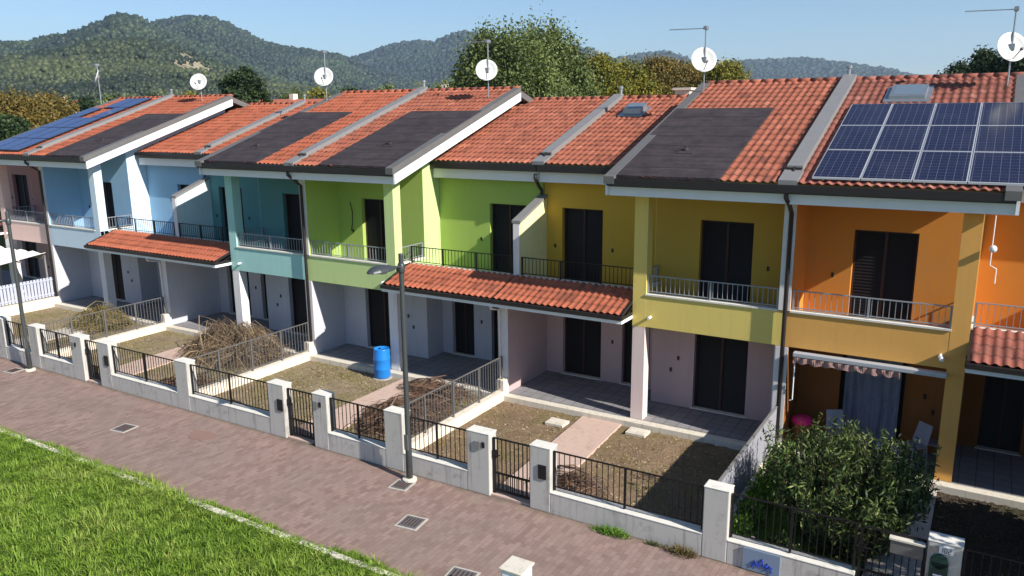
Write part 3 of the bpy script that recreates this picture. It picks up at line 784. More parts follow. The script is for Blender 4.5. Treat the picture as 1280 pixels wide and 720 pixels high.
# ------------------------------------------------------------------ front fences, one per house
def pier(mb, x0, x1, zt=1.38): mb.box(x0, x1, 0, .30, 0, zt); return mb
def fence(label, xa, xb, piers, gates, slots=(), coms=(), rail='black_iron', wallm='cement_wall'):
    """piers [(x0,x1)], gates [(x0,x1)], rest filled with low wall + railing"""
    root = thing('front_fence', (xa, 0, 0), label, 'fence', 'front fences along the paved street')
    solid = sorted(piers + gates); cur = xa; spans = []
    for a, b in solid:
        if a-cur > .05: spans.append((cur, a))
        cur = max(cur, b)
    if xb-cur > .05: spans.append((cur, xb))
    for a, b in spans:
        m = MB(); m.box(a, b, .004, .25, 0, .44); lw = m.build('low_wall', wallm, root, bevel=.012)
        c = MB(); c.box(a, b, -.004, .256, .44, .465); c.build('coping', 'coping', lw, bevel=.008)
        r = MB(); railing(r, a+.02, .12, b-.02, .12, .50, 1.32, sp=.118, bar=.0068, posts=(0, .5, 1) if b-a > 1.4 else (0, 1)); r.build('railing', rail, root)
    for a, b in piers:
        m = MB(); pier(m, a, b); p = m.build('pier', wallm, root, bevel=.018)
        c = MB(); c.box(a-.006, b+.006, -.006, .306, 1.38, 1.405); c.build('pier_cap', 'coping', p, bevel=.008)
        for (sx, sz) in slots:
            if a < sx < b:
                k = MB(); k.box(sx-.09, sx+.09, -.025, .02, .72, 1.02); k.build('mail_slot', 'plastic_black', p)
        for (sx, sz) in coms:
            if a < sx < b:
                k = MB(); k.box(sx-.11, sx+.02, -.03, .01, 1.02, 1.2); k.build('intercom', 'galv', p)
                k = MB(); k.box(sx+.06, sx+.13, -.02, .01, 1.08, 1.2); k.build('door_bell', 'plastic_black', p)
    for a, b in gates:
        r = MB(); railing(r, a+.03, .13, b-.03, .13, .06, 1.30, sp=.1, bar=.009, rail=.02, posts=(0, 1))
        r.box(a+.03, b-.03, .115, .145, .5, .54); r.box(a+.04, b-.04, .12, .14, .1, .16)
        for i in range(9):
            x = a+.05+(b-a-.1)*i/8; r.box(x-.006, x+.006, .118, .142, .12, .52)
        g = r.build('gate', 'black_iron', root)
        k = MB(); k.box(a+.01, a+.11, .09, .17, .86, 1.02); k.tube([(a+.1, .08, .95), (a+.22, .08, .95)], .012, 6); k.build('lock', 'black_iron', g)
    return root
fence('front fence of the olive yellow house with weeds at its foot', -10.8, -3.42, [(-9.05, -8.48), (-7.5, -7.02), (-3.88, -3.42)], [(-8.48, -7.5)], slots=[(-7.2, 0)], coms=[(-8.72, 0)])
fence('front fence of the lime green house, street lamp before its end pier', -18.28, -10.8, [(-15.13, -14.57), (-13.58, -13.11), (-11.33, -10.8)], [(-14.57, -13.58)], slots=[(-14.7, 0)], coms=[(-13.42, 0)])
fence('front fence of the teal house, a big brush pile behind its railing', -25.7, -18.28, [(-23.85, -23.25), (-22.43, -21.85), (-18.8, -18.28)], [(-23.25, -22.43)], slots=[(-22.0, 0)], coms=[(-23.65, 0)])
fence('front fence of the light blue house at the left edge', -33.3, -25.7, [(-30.3, -29.8), (-28.25, -27.75), (-26.2, -25.7), (-28.9, -28.75)], [(-29.8, -28.9)])
fr = fence('front fence of the orange house with a dark green letter box in its numbered pier', -3.42, 4.0, [(-.29, .19)], [(-1.3, -.29)], rail='black_iron')
setorg(*fr.location)
m = MB(); m.box(-3.12, -2.48, -.03, .003, .02, .43); mb_ = m.build('meter_box', 'meter_blue', fr)
m = MB()
for pts in ([(-2.95, .1), (-2.9, .24), (-2.84, .12)], [(-2.84, .2), (-2.78, .3), (-2.74, .14), (-2.68, .24)], [(-2.72, .1), (-2.64, .2), (-2.6, .08)], [(-2.98, .16), (-2.6, .17)]):
    m.tube([(x, -.036, z) for x, z in pts], .014, 5)
m.build('paint_scrawl', 'paint_blue', mb_)
m = MB()
m.box(-.24, .02, -.05, -.006, .62, 1.08)
m.lathe((-.11, -.03, 1.08), [(.13, -.02), (.13, .02)], 16, ax=(0, 1, 0), caps=True)
lb = m.build('letter_box', 'green_box', fr, bevel=.01)
m = MB(); m.box(-.18, -.05, -.056, -.05, .84, .87); m.build('letter_slot', 'white_paint', lb)
m = MB(); m.box(-.13, .07, -.03, -.006, 1.23, 1.35); nb = m.build('number_plate', 'white_paint', fr)
m = MB(); m.box(-.24, -.16, -.03, -.006, 1.22, 1.32); m.build('intercom', 'galv', fr)
# the digits on the plate: strokes
m = MB()
for x, segs in ((-.10, '1'), (-.055, '0'), (-.0, '2')):
    S = {'1': [((.02, .0), (.02, .08))], '0': [((0, 0), (.03, 0)), ((.03, 0), (.03, .08)), ((.03, .08), (0, .08)), ((0, .08), (0, 0))],
         '2': [((0, .08), (.03, .08)), ((.03, .08), (.03, .04)), ((.03, .04), (0, .04)), ((0, .04), (0, 0)), ((0, 0), (.03, 0))]}[segs]
    for (a, b) in S: m.tube([(x+a[0], -.033, 1.25+a[1]), (x+b[0], -.033, 1.25+b[1])], .005, 4)
m.build('house_number', 'digit', nb)
m = MB(); m.box(-.82, -.34, .02, .2, 1.0, 1.24); gb = m.build('parcel_box', 'dull_metal', fr, bevel=.01)
m = MB(); m.box(-.84, -.32, .0, .22, 1.24, 1.27); m.build('box_lid', 'concrete_light', gb)

# ------------------------------------------------------------------ dividing fences between gardens
def divider(x, label, rail=True, wz=.28, mat='cream_wall', railm='dull_metal', wt=.12, screen=None):
    root = thing('garden_divider', (x, .3, 0), label, 'fence', 'low walls between the gardens')
    m = MB(); m.box(x-wt, x+wt, .3, 4.98, 0, wz); m.box(x-wt, x+wt, 4.98, 5.235, .0, .6 if rail else wz); m.build('low_wall', mat, root, bevel=.012)
    if rail:
        r = MB(); railing(r, x, .32, x, 5.1, wz+.02, 1.26, sp=.12, bar=.007, posts=(0, .25, .5, .75, 1)); r.build('railing', railm, root)
    if screen:
        r = MB(); r.box(x-.02, x+.02, .32, 5.2, wz, 1.2); r.build('screen', screen, root)
        r = MB(); r.box(x-.03, x+.03, .32, 5.2, 1.2, 1.23); r.build('screen_rail', 'grey_metal', root)
    return root
divider(-11.33, 'cream low wall with grey railing between the olive yellow and the lime green garden', railm='dull_metal')
divider(-18.87, 'cream low wall with railing right of the big brush pile', railm='dull_metal')
divider(-26.4, 'cream low wall with railing between the teal and the light blue garden', railm='dull_metal')
divider(-3.8, 'grey screened dividing wall between the olive yellow and the orange garden', rail=False, screen='sheet_grey')
dv = divider(-33.92, 'low wall with upright white slats left of the light blue garden', rail=False, wz=.42)
m = MB(); y = .4
while y < 5.1:
    m.box(-33.95, -33.925, y, y+.1, .46, 1.28); y += .135
m.box(-33.925, -33.905, .35, 5.2, .55, .6); m.box(-33.925, -33.905, .35, 5.2, 1.15, 1.2)
M_('slat', plain, (178, 182, 196), .6); m.build('slats', 'slat', dv)
divider(3.7, 'grey screened dividing wall right of the orange garden', rail=False, screen='sheet_grey')

# ------------------------------------------------------------------ street lamps
def lamp(x, label):
    root = thing('street_lamp', (x, -.26, 0), label, 'street lamp', 'street lamps in front of the fences')
    y = -.26
    p = MB(); p.lathe((x, y, 0), [(.075, 0), (.072, .9), (.06, 1.0), (.052, 5.1), (.05, 5.12)], 12, caps=True); p.build('pole', 'lamp_grey', root, smooth=True)
    c = MB(); c.lathe((x, y, 0), [(.16, 0), (.16, .05), (.08, .07)], 14, caps=True); c.build('base_collar', 'concrete_light', root)
    a = MB(); a.lathe((x, y, 4.72), [(.07, 0), (.075, .02), (.075, .18), (.06, .2)], 12, caps=True)
    a.tube([(x, y, 4.84), (x, y-.15, 4.86), (x, y-.3, 4.86)], [.035, .03, .045], 8); a.build('arm', 'lamp_grey', root, smooth=True)
    h = MB(); n = 18; rings = []
    for (t, w_, hh) in ((0, .03, .02), (.06, .10, .055), (.25, .175, .10), (.5, .20, .13), (.75, .17, .12), (.93, .10, .07), (1, .02, .02)):
        rings.append((y-.24-.78*t, w_, hh))
    i0 = len(h.v)
    for (yy, w_, hh) in rings:
        for j in range(n):
            th = PI*j/(n-1); h.v.append((x+w_*math.cos(th), yy, 4.86+hh*math.sin(th)))
    for k in range(len(rings)-1):
        for j in range(n-1):
            h.f.append((i0+k*n+j, i0+k*n+j+1, i0+(k+1)*n+j+1, i0+(k+1)*n+j)); h.r.append(.5)
        h.f.append((i0+k*n, i0+(k+1)*n, i0+(k+1)*n+n-1, i0+k*n+n-1)); h.r.append(.5)
    hd = h.build('lamp_head', 'lamp_grey', root, smooth=False)
    g = MB(); g.lathe((x, y-.62, 4.82), [(.02, -.03), (.1, -.01), (.14, .04)], 14); g.build('glass', 'lamp_glass', hd, smooth=True)
    b = MB(); b.box(x-.05, x+.05, y-.083, y-.06, .75, 1.1); b.build('hatch', 'dull_metal', root)
    return root
L1 = lamp(-10.43, 'dark street lamp standing in front of the lime green house')
dup(L1, (-25.88, -.26, 0), 'dark street lamp standing in front of the light blue house')

# ------------------------------------------------------------------ manholes and lids
def manhole(x, y, label, w_=.50, ang=.12, frame='concrete', grate='dull_metal', kind='cover'):
    root = thing('manhole_cover', (x, y, .004), label, 'manhole cover', 'square covers in the paving')
    c, s_ = math.cos(ang), math.sin(ang)
    def ring(mb, hw, z0, z1, hw2=None):
        P = [(-hw, -hw), (hw, -hw), (hw, hw), (-hw, hw)]
        mb.hexa([(x+c*a-s_*b, y+s_*a+c*b, z0) for a, b in P] + [(x+c*a-s_*b, y+s_*a+c*b, z1) for a, b in P])
    m = MB(); ring(m, w_/2, .003, .014); m.build('frame', frame, root)
    m = MB(); ring(m, w_/2-.045, .0141, .019); g = m.build('grate', grate, root)
    m = MB()
    for i in range(5):
        t = -w_/2+.11+i*(w_-.22)/4
        a0 = (x+c*t-s_*(-w_/2+.1), y+s_*t+c*(-w_/2+.1), .02); a1 = (x+c*t-s_*(w_/2-.1), y+s_*t+c*(w_/2-.1), .02)
        m.tube([a0, a1], .012, 4)
    m.build('grate_slots', 'frame_brown', g)
manhole(-9.23, -1.72, 'pale framed iron grate in the open paving, nearest the camera')
manhole(-10.42, -.55, 'pale framed iron grate at the foot of the street lamp before the lime green house', .45)
manhole(-18.76, -1.66, 'pale framed iron cover in the paving before the teal house', .5)
manhole(-26.3, -.55, 'iron cover at the foot of the street lamp before the light blue house', .45)
manhole(-7.3, -2.8, 'dark iron grate beside the kerb at the bottom edge', .55)
M_('worn', plaster, (140, 112, 102), .6)
setorg(-16.57, -.95, 0)
m = MB(); n = 20; m.v = [(-16.57+.42*(1+.12*math.sin(5*t))*math.cos(t), -.95+.27*(1+.1*math.cos(7*t))*math.sin(t), z) for z in (.003, .012) for t in [2*PI*i/n for i in range(n)]]
m.f = [tuple(range(n, 2*n))] + [(i, (i+1) % n, n+(i+1) % n, n+i) for i in range(n)]; m.r = [.5]*(n+1)
tag(m.build('paving_repair', 'worn'), 'rough brown round patch in the paving before the teal house', 'paving patch')
for (x, y, l) in ((-9.12, 4.25, 'pale concrete lid in the soil left of the pinkish path'), (-7.05, 4.7, 'pale concrete lid in the soil at the foot of the olive pillar')):
    setorg(x, y, 0); m = MB(); m.box(x-.26, x+.26, y-.2, y+.2, .0, .07); m.box(x-.2, x+.2, y-.14, y+.14, .07, .08)
    tag(m.build('concrete_lid', 'concrete_light', bevel=.01), l, 'concrete lid', 'concrete lids in the garden soil')

# ------------------------------------------------------------------ barrel
t_ = thing('barrel', (-15.52, 4.83, 0), 'blue plastic barrel standing at the patio edge of the lime green house', 'barrel')
m = MB(); m.lathe((-15.52, 4.83, .02), [(.0, 0), (.215, 0), (.235, .03), (.25, .1), (.255, .28), (.265, .3), (.255, .33), (.26, .58), (.27, .6), (.26, .63), (.25, .84), (.235, .9), (.24, .93), (.225, .93), (.22, .88), (.0, .87)], 28)
m.build('drum', 'blue_plastic', t_, smooth=True)
m = MB(); m.lathe((-15.52, 4.83, .0), [(.3, 0), (.3, .02)], 20, caps=True); m.build('base_slab', 'concrete', t_)
m = MB(); m.lathe((-15.42, 4.78, .89), [(.04, 0), (.04, .03)], 10, caps=True); m.lathe((-15.65, 4.9, .89), [(.04, 0), (.04, .03)], 10, caps=True); m.build('bungs', 'plastic_black', t_)
# utility pillar at the kerb
t_ = thing('utility_cabinet', (-5.82, -3.28, 0), 'pale grey utility cabinet at the bottom edge beside the kerb', 'utility box')
m = MB(); m.box(-6.0, -5.64, -3.5, -3.14, 0, .96); m.build('body', 'white_paint', t_, bevel=.01)
m = MB(); m.box(-6.03, -5.61, -3.53, -3.11, .96, 1.0); m.build('cap', 'concrete_light', t_, bevel=.012)
m = MB(); m.box(-5.97, -5.67, -3.515, -3.5, .1, .9); m.build('door', 'white_paint', t_)

# ------------------------------------------------------------------ patio furniture at the orange house
t_ = thing('pink_basket_stand', (-3.4, 5.95, .15), 'orange brown wicker stand with a bright pink cushion on top beside the party wall', 'wicker stand')
m = MB(); m.lathe((-3.36, 5.95, .15), [(.17, 0), (.19, .1), (.2, .45)], 14, caps=True)
for i in range(16):
    a = 2*PI*i/16; m.tube([(-3.36+.19*math.cos(a), 5.95+.19*math.sin(a), .15), (-3.36+.21*math.cos(a), 5.95+.21*math.sin(a), .6)], .012, 4)
m.build('basket', 'wood', t_)
m = MB(); m.lathe((-3.36, 5.95, .6), [(.0, 0), (.2, 0), (.24, .03), (.25, .08), (.2, .15), (.1, .18), (.0, .18)], 18); m.build('cushion', 'pink_cloth', t_, smooth=True)
def chair(x, y, ang, label, mat='slat'):
    t_ = thing('garden_chair', (x, y, .15), label, 'chair', 'pale chairs on the orange house patio')
    c, s_ = math.cos(ang), math.sin(ang)
    T = lambda a, b, z: (x+c*a-s_*b, y+s_*a+c*b, .15+z)
    m = MB(); m.hexa([T(-.22, -.22, .42), T(.22, -.22, .42), T(.22, .22, .40), T(-.22, .22, .40), T(-.22, -.22, .45), T(.22, -.22, .45), T(.22, .22, .43), T(-.22, .22, .43)]); m.build('seat', mat, t_, bevel=.01)
    m = MB(); m.hexa([T(-.21, .19, .45), T(.21, .19, .45), T(.21, .22, .45), T(-.21, .22, .45), T(-.19, .32, .9), T(.19, .32, .9), T(.19, .35, .9), T(-.19, .35, .9)]); m.build('backrest', mat, t_, bevel=.01)
    for a, b in ((-.2, -.2), (.2, -.2), (.2, .2), (-.2, .2)):
        m = MB(); m.tube([T(a, b, .42), T(a*1.12, b*1.12, 0)], .015, 6); m.build('leg', mat, t_)
M_('slat', plain, (150, 152, 166), .6)
chair(-2.5, 5.75, .5, 'pale grey garden chair on the orange patio, left of the curtain')
chair(-.95, 5.9, -.7, 'white garden chair beside the pillar, left of the other white one')
chair(-.5, 6.3, -1.6, 'white garden chair nearest the pillar of the orange house')
t_ = thing('garden_table', (-1.4, 5.45, .15), 'small low white table before the curtain on the orange patio', 'table')
m = MB(); m.box(-1.66, -1.14, 5.25, 5.62, .58, .61); m.build('tabletop', 'white_paint', t_, bevel=.008)
for a, b in ((-1.62, 5.29), (-1.18, 5.29), (-1.18, 5.58), (-1.62, 5.58)):
    m = MB(); m.tube([(a, b, .58), (a, b, .15)], .015, 6); m.build('leg', 'white_paint', t_)
M_('curtain_cloth', plaster, (118, 124, 146), 1.0, s2l((56, 60, 80)), 3, 3)
t_ = thing('patio_curtain', (-1.95, 6.5, .15), 'mottled blue grey curtain hanging before the orange house patio door', 'curtain')
m = MB(); N = 40
for i in range(N):
    f = lambda k: (-2.55+1.2*k/N, 6.5+.03*math.sin(k*.95))
    (a, b), (c, d) = f(i), f(i+1); m.quad((a, b, .18), (c, d, .18), (c, d, 2.5), (a, b, 2.5))
m.build('cloth', 'curtain_cloth', t_, smooth=True)
m = MB(); m.tube([(-2.6, 6.5, 2.51), (-1.3, 6.5, 2.51)], .018, 8); m.build('curtain_rod', 'grey_metal', t_)
# white awning of the pink house
t_ = thing('pergola', (-36, 4.0, 0), 'white cloth covered pergola in the garden of the pink house', 'pergola')
m = MB(); N = 12
for i in range(N):
    f = lambda k: (-38.2+3.95*k/N, 2.12+.05*math.sin(k*2.2)+.0)
    (a, za), (c, zc) = f(i), f(i+1)
    m.hexa([(a, 3.1, za-.12), (c, 3.1, zc-.12), (c, 5.15, zc+.12), (a, 5.15, za+.12), (a, 3.1, za-.1), (c, 3.1, zc-.1), (c, 5.15, zc+.14), (a, 5.15, za+.14)])
m.build('cloth_roof', 'white_cloth', t_)
for i, (x, y) in enumerate(((-34.3, 3.15), (-34.3, 5.1), (-38.1, 3.15), (-38.1, 5.1), (-36.2, 3.15))):
    m = MB(); m.box(x-.03, x+.03, y-.03, y+.03, 0, 2.05); m.build('post', 'grey_metal', t_)
m = MB()
for y in (3.15, 4.1, 5.1): m.box(-38.2, -34.25, y-.02, y+.02, 1.98 if y < 4 else 2.02, 2.02+.12*(y-4)+.04)
m.build('beams', 'grey_metal', t_)

# ------------------------------------------------------------------ vegetation helpers
def leaves(name, C, size, mat, parent=None, aspect=.45, up=0.0, seed=0, bias=None):
    """one bent quad leaf per centre"""
    r = np.random.default_rng(seed); n = len(C)
    d = r.normal(size=(n, 3)); d[:, 2] += up; d /= np.linalg.norm(d, axis=1, keepdims=True)
    e = r.normal(size=(n, 3)); e -= d*np.sum(e*d, 1, keepdims=True); e /= np.linalg.norm(e, axis=1, keepdims=True)
    L = size*(.6+.8*r.random((n, 1))); W_ = L*aspect
    a = C - d*L*.5; b = C + e*W_*.5; c = C + d*L*.5; dd = C - e*W_*.5
    V = np.stack([a, b, c, dd], 1).reshape(-1, 3)
    F = np.arange(4*n).reshape(n, 4)
    rn = r.random(n)
    if bias is not None: rn = np.clip(rn*.55+bias*.45, 0, 1)
    return npmesh(name, V, F, mat, parent, rn)

def tree(pos, h, rad, zc, mat, label, seed, nclump=70, per=120, leaf=.28, shape=1.0, trunk=.22, name='tree', group=None, squash=1.0, tall=False):
    r = np.random.default_rng(seed); x, y, z = pos
    root = thing(name, pos, label, 'tree', group)
    top = z+h; H = h-zc
    m = MB(); m.tube([(x, y, z-.1), (x+.1, y, z+zc*.6), (x-.05, y+.1, z+zc+H*.3), (x, y, z+zc+H*.75)], [trunk, trunk*.8, trunk*.5, trunk*.1], 8)
    cl = []
    for i in range(nclump):
        th = r.random()*2*PI; t = r.random()**.8
        prof = math.sin(PI*min(1, (t*.88+.10)))**.6*shape if squash == 1 else (1-t)**.7+.12
        rr = rad*prof*(.45+.6*math.sqrt(r.random()))
        cl.append((x+rr*math.cos(th), y+rr*math.sin(th), z+zc+H*t, r.random()))
    for i in range(10):
        c = cl[int(r.integers(nclump))]; m.tube([(x, y, z+zc*.7+.04*i), ((x+c[0])/2, (y+c[1])/2, (z+zc+c[2])/2), c[:3]], [trunk*.35, trunk*.2, .03], 5)
    m.build('trunk', 'bark', root)
    Cs = []; bs = []
    for (cx, cy, cz, br) in cl:
        k = int(per*(.6+.8*r.random())); s_ = rad*.2*(.7+.7*r.random())
        p = r.normal(size=(k, 3))*np.array([s_*(.7 if tall else 1), s_*(.7 if tall else 1), s_*(1.7 if tall else .8)])*.6
        Cs.append(p+np.array([cx, cy, cz])); bs.append(np.full(k, br))
    leaves('crown', np.concatenate(Cs), leaf, mat, root, .6, 0, seed, np.concatenate(bs))
    return root

far_g = 'trees behind the houses'
def ftree(px, ptop, d, rad, mat, label, seed, nclump=70, per=130, leaf=.2, zc=None, **k):
    p = far(px, ptop, d); h = p.z+.1
    return tree((p.x, p.y, -.1), h, rad, h*.3 if zc is None else zc, mat, label, seed, nclump, per, leaf, group=far_g, **k) if leaf != .2 else tree((p.x, p.y, -.1), h, rad, h*.3 if zc is None else zc, mat, label, seed, int(nclump*1.2), int(per*1.6), leaf, group=far_g, **k)
ftree(617, 62, 58, 3.6, 'leaf_green', 'left half of the tall green poplar like pair behind the green house', 11, 210, 230, .22, tall=True)
ftree(680, 55, 61, 4.0, 'leaf_green', 'tallest green tree standing right behind the satellite dish of the green house', 12, 240, 230, .22, tall=True)
ftree(652, 66, 56, 3.6, 'leaf_green', 'green tree filling the gap between the two tallest ones', 10, 160, 220, .22, tall=True)
ftree(746, 76, 64, 3.4, 'leaf_yellow', 'yellow green tree next right of the tallest tree', 13, 90, 150)
ftree(716, 95, 62, 2.6, 'leaf_green', 'low green tree at the foot of the tallest tree', 27, 70, 150)
ftree(784, 84, 66, 3.2, 'leaf_yellow', 'small yellow green tree above the skylight', 14, 70, 140)
ftree(822, 80, 68, 3.2, 'leaf_orange', 'orange tinted tree left of the olive house dish', 15, 90, 150)
ftree(852, 84, 70, 3.2, 'leaf_orange', 'second orange tinted tree close to the olive house dish', 16, 80, 140)
ftree(908, 84, 66, 3.0, 'leaf_yellow', 'yellow tree right of the olive house dish', 17, 80, 140)
ftree(875, 86, 72, 3.2, 'leaf_yellow', 'yellow tree hidden partly by the olive house dish', 28, 70, 140)
ftree(303, 90, 55, 1.9, 'leaf_dark', 'dark green tree right of the light blue house dish', 18, 90, 160, squash=1.0)
ftree(18, 128, 50, 2.9, 'leaf_orange', 'rusty orange tree at the left edge', 19, 110, 160)
ftree(60, 124, 58, 2.4, 'leaf_orange', 'rusty orange tree right of the one at the left edge', 20, 90, 150)
ftree(8, 152, 44, 1.9, 'leaf_dark', 'dark bush like tree low at the left edge', 29, 70, 150)
ftree(-40, 120, 52, 3.2, 'leaf_orange', 'rusty tree just beyond the left edge', 21, 90, 150)
ftree(1235, 70, 60, 2.2, 'leaf_dark', 'dark pointed tree behind the dish at the right edge', 22, 100, 150)
ftree(1205, 84, 66, 2.2, 'leaf_dark', 'low dark tree left of the right edge dish', 23, 80, 150)
ftree(1285, 60, 58, 2.6, 'leaf_dark', 'dark tree at the right edge behind the ridge', 24, 100, 150)
ftree(200, 118, 90, 2.6, 'leaf_dark', 'distant dark tree behind the ridge of the light blue house', 25, 50, 120)
ftree(365, 118, 85, 2.6, 'leaf_green', 'distant low tree between the blue and the teal dish', 26, 50, 120)
for i, (px, ht, d) in enumerate(((95, 128, 80), (140, 126, 95), (230, 120, 100), (440, 112, 110), (480, 110, 120), (520, 112, 100), (335, 122, 95), (560, 108, 95), (400, 116, 120))):
    ftree(px, ht, d, 3.2, ('leaf_dark', 'leaf_green', 'leaf_yellow')[i % 3], ['low distant tree left of the side turned dish', 'low distant tree right of the side turned dish', 'low distant tree left of the light blue house dish', 'low distant tree right of the teal house dish', 'low distant tree behind the chimney pots', 'low distant tree left of the green house dish', 'low distant tree right of the dark green tree', 'low distant tree just left of the tall trees', 'low distant tree behind the teal house dish'][i], 40+i, 36, 90, .45)

# distant houses between the trees
def farhouse(px, py, d, w_, label, rot=.2, wall='cream_wall'):
    p = far(px, py, d); h = p.z
    root = thing('distant_house', (p.x, p.y, -.1), label, 'house', 'distant houses behind the row')
    def T(a, b, z): return (p.x+a*math.cos(rot)-b*math.sin(rot), p.y+a*math.sin(rot)+b*math.cos(rot), z)
    e = h-1.2; hw = w_/2; hd = 4
    m = MB(); m.hexa([T(-hw, -hd, -.1), T(hw, -hd, -.1), T(hw, hd, -.1), T(-hw, hd, -.1), T(-hw, -hd, e), T(hw, -hd, e), T(hw, hd, e), T(-hw, hd, e)]); m.build('wall', wall, root)
    m = MB(); o = .5
    m.v = [T(-hw-o, -hd-o, e+.01), T(hw+o, -hd-o, e+.01), T(hw+o, hd+o, e+.01), T(-hw-o, hd+o, e+.01), T(-hw-o, 0, h), T(hw+o, 0, h)]
    m.f = [(0, 1, 5, 4), (2, 3, 4, 5), (0, 4, 3), (1, 2, 5), (3, 2, 1, 0)]; m.r = [.4]*5; ro = m.build('roof', 'tile', root, rnd=True)
    m = MB(); c = T(hw*.4, 0, 0); m.box(c[0]-.3, c[0]+.3, c[1]-.3, c[1]+.3, h-.6, h+.5); m.build('chimney', 'cream_wall', ro)
    for zz in (1.2, e-2.0):
        for k in range(3):
            a = -hw+w_*(k+.5)/3; m = MB(); q = [T(a-.5, -hd-.02, zz), T(a+.5, -hd-.02, zz), T(a+.5, -hd-.02, zz+1.3), T(a-.5, -hd-.02, zz+1.3)]
            m.quad(*q); m.build('window', 'dark_inside', root)
farhouse(345, 124, 80, 9, 'distant cream house behind the ridge of the teal house', .5)
farhouse(70, 126, 110, 9, 'distant cream house behind the rusty trees', .1)
farhouse(540, 111, 90, 8, 'distant cream house left of the tall green trees', .3)

# ------------------------------------------------------------------ bush in front of the orange house
def bush():
    root = thing('oleander_bush', (-1.75, 2.0, 0), 'large leggy green bush behind the railing of the orange house', 'bush')
    r = np.random.default_rng(5); m = MB(); C = []; 
    for i in range(200):
        th = r.random()*2*PI; q = math.sqrt(r.random()); ex = -1.7+1.45*q*math.cos(th); ey = 1.7+1.55*q*math.sin(th)
        hz = (2.4-.9*q)*(.75+.35*r.random())
        bx_, by = -1.75+.75*q*math.cos(th), 1.9+.7*q*math.sin(th)
        pts = [Vector((bx_, by, 0)), Vector(((bx_+ex)/2+r.normal()*.05, (by+ey)/2, hz*.55)), Vector((ex, ey, hz))]
        m.tube(pts, [.016, .011, .004], 4, caps=False)
        for t in np.linspace(.06, 1, 28):
            a = pts[0].lerp(pts[1], min(1, t*2)) if t < .5 else pts[1].lerp(pts[2], (t-.5)*2)
            for _ in range(4): C.append(np.array(a)+r.normal(size=3)*.075)
    for i in range(80):
        th = r.random()*2*PI; q = math.sqrt(r.random()); ex = -1.8+1.45*q*math.cos(th); ey = 1.9+1.3*q*math.sin(th); z0 = 1.5-.5*q
        p0 = Vector((ex, ey, z0)); p1 = p0+Vector((r.normal()*.18, r.normal()*.18, .5+.55*r.random()))
        m.tube([p0, p0.lerp(p1, .5), p1], [.008, .006, .003], 4, caps=False)
        for t in np.linspace(0, 1, 22): C.append(np.array(p0.lerp(p1, t))+r.normal(size=3)*.035); C.append(np.array(p0.lerp(p1, t))+r.normal(size=3)*.035)
    m.build('stems', 'bark', root)
    leaves('foliage', np.array(C), .12, 'leaf_bush', root, .24, .9, 6)
bush()
def clump(name, pos, rx, ry, h, n, size, mat, label, cat, aspect=.4, up=.8, seed=0, group=None):
    setorg(*pos); r = np.random.default_rng(seed)
    p = r.normal(size=(n, 3)); p /= np.linalg.norm(p, axis=1, keepdims=True); p *= (r.random((n, 1)))**.4
    p[:, 2] = np.abs(p[:, 2])
    C = p*np.array([rx, ry, h])*(1+.25*r.normal(size=(n, 1))*.5)+np.array(pos); C[:, 2] = np.maximum(C[:, 2], pos[2]+.01)
    o = leaves(name, C, size, mat, None, aspect, up, seed); o.location = pos
    return tag(o, label, cat, group)
for i, (x, y, rx, h) in enumerate(((-3.45, .9, .3, .5), (-3.45, 1.7, .33, .6), (-3.45, 2.5, .3, .62), (-3.43, 3.3, .33, .7), (-3.42, 4.1, .3, .75), (-3.4, 4.7, .22, .5))):
    clump('garden_shrub', (x, y, 0), rx, .42, h, 900, .075, 'leaf_ground', ['shrub nearest the street at the foot of the grey screen', 'second bright green shrub from the street along the grey screen', 'third bright green shrub from the street along the grey screen', 'fourth bright green shrub from the street along the grey screen', 'bright green shrub by the patio end of the grey screen', 'smallest bright green shrub against the white party wall'][i], 'shrub', .5, .6, 60+i, 'bright green shrubs along the grey screen')
clump('flowering_plant', (-2.55, .55, 0), .36, .22, .5, 1400, .09, 'leaf_bush', 'leafy plant with white blooms behind the railing above the blue meter box', 'plant', .5, .5, 71)
clump('flowering_plant', (-3.15, .6, 0), .15, .13, .26, 900, .09, 'petal', 'white flowering plant in the corner beside the fence pier', 'plant', .8, .2, 72)
clump('flowering_plant', (.75, .6, 0), .28, .22, .6, 1100, .09, 'leaf_ground', 'green plant behind the railing right of the numbered pier', 'plant', .5, .5, 73)
# weeds along the wall foot
clump('weed_tuft', (-5.6, -.12, 0), .42, .12, .14, 700, .10, 'leaf_ground', 'long green weed tuft in the joint under the olive house fence', 'weed', .12, 1.6, 74, 'weeds at the foot of the fence')
clump('weed_tuft', (-4.2, -.12, 0), .32, .12, .16, 420, .12, 'twig_olive', 'dry spiky weed tuft near the pier with the orange house', 'weed', .1, 1.6, 75, 'weeds at the foot of the fence')
clump('weed_tuft', (-4.75, -.08, 0), .22, .06, .08, 160, .08, 'leaf_bush', 'tiny weed tuft between the two larger ones', 'weed', .12, 1.6, 76, 'weeds at the foot of the fence')
# unseen trees added to the right, to shade the orange garden
tree((4.9, 1.0, 0), 5.2, 2.1, .4, 'leaf_dark', 'dense dark unseen tree added to shade the orange garden from the right', 31, 110, 150, .16, name='added_shade_tree')
tree((2.7, 3.0, 0), 2.7, 1.2, .15, 'leaf_dark', 'dense dark unseen shrub tree added beside the screen to shade the orange garden', 32, 80, 150, .13, name='added_shade_tree')

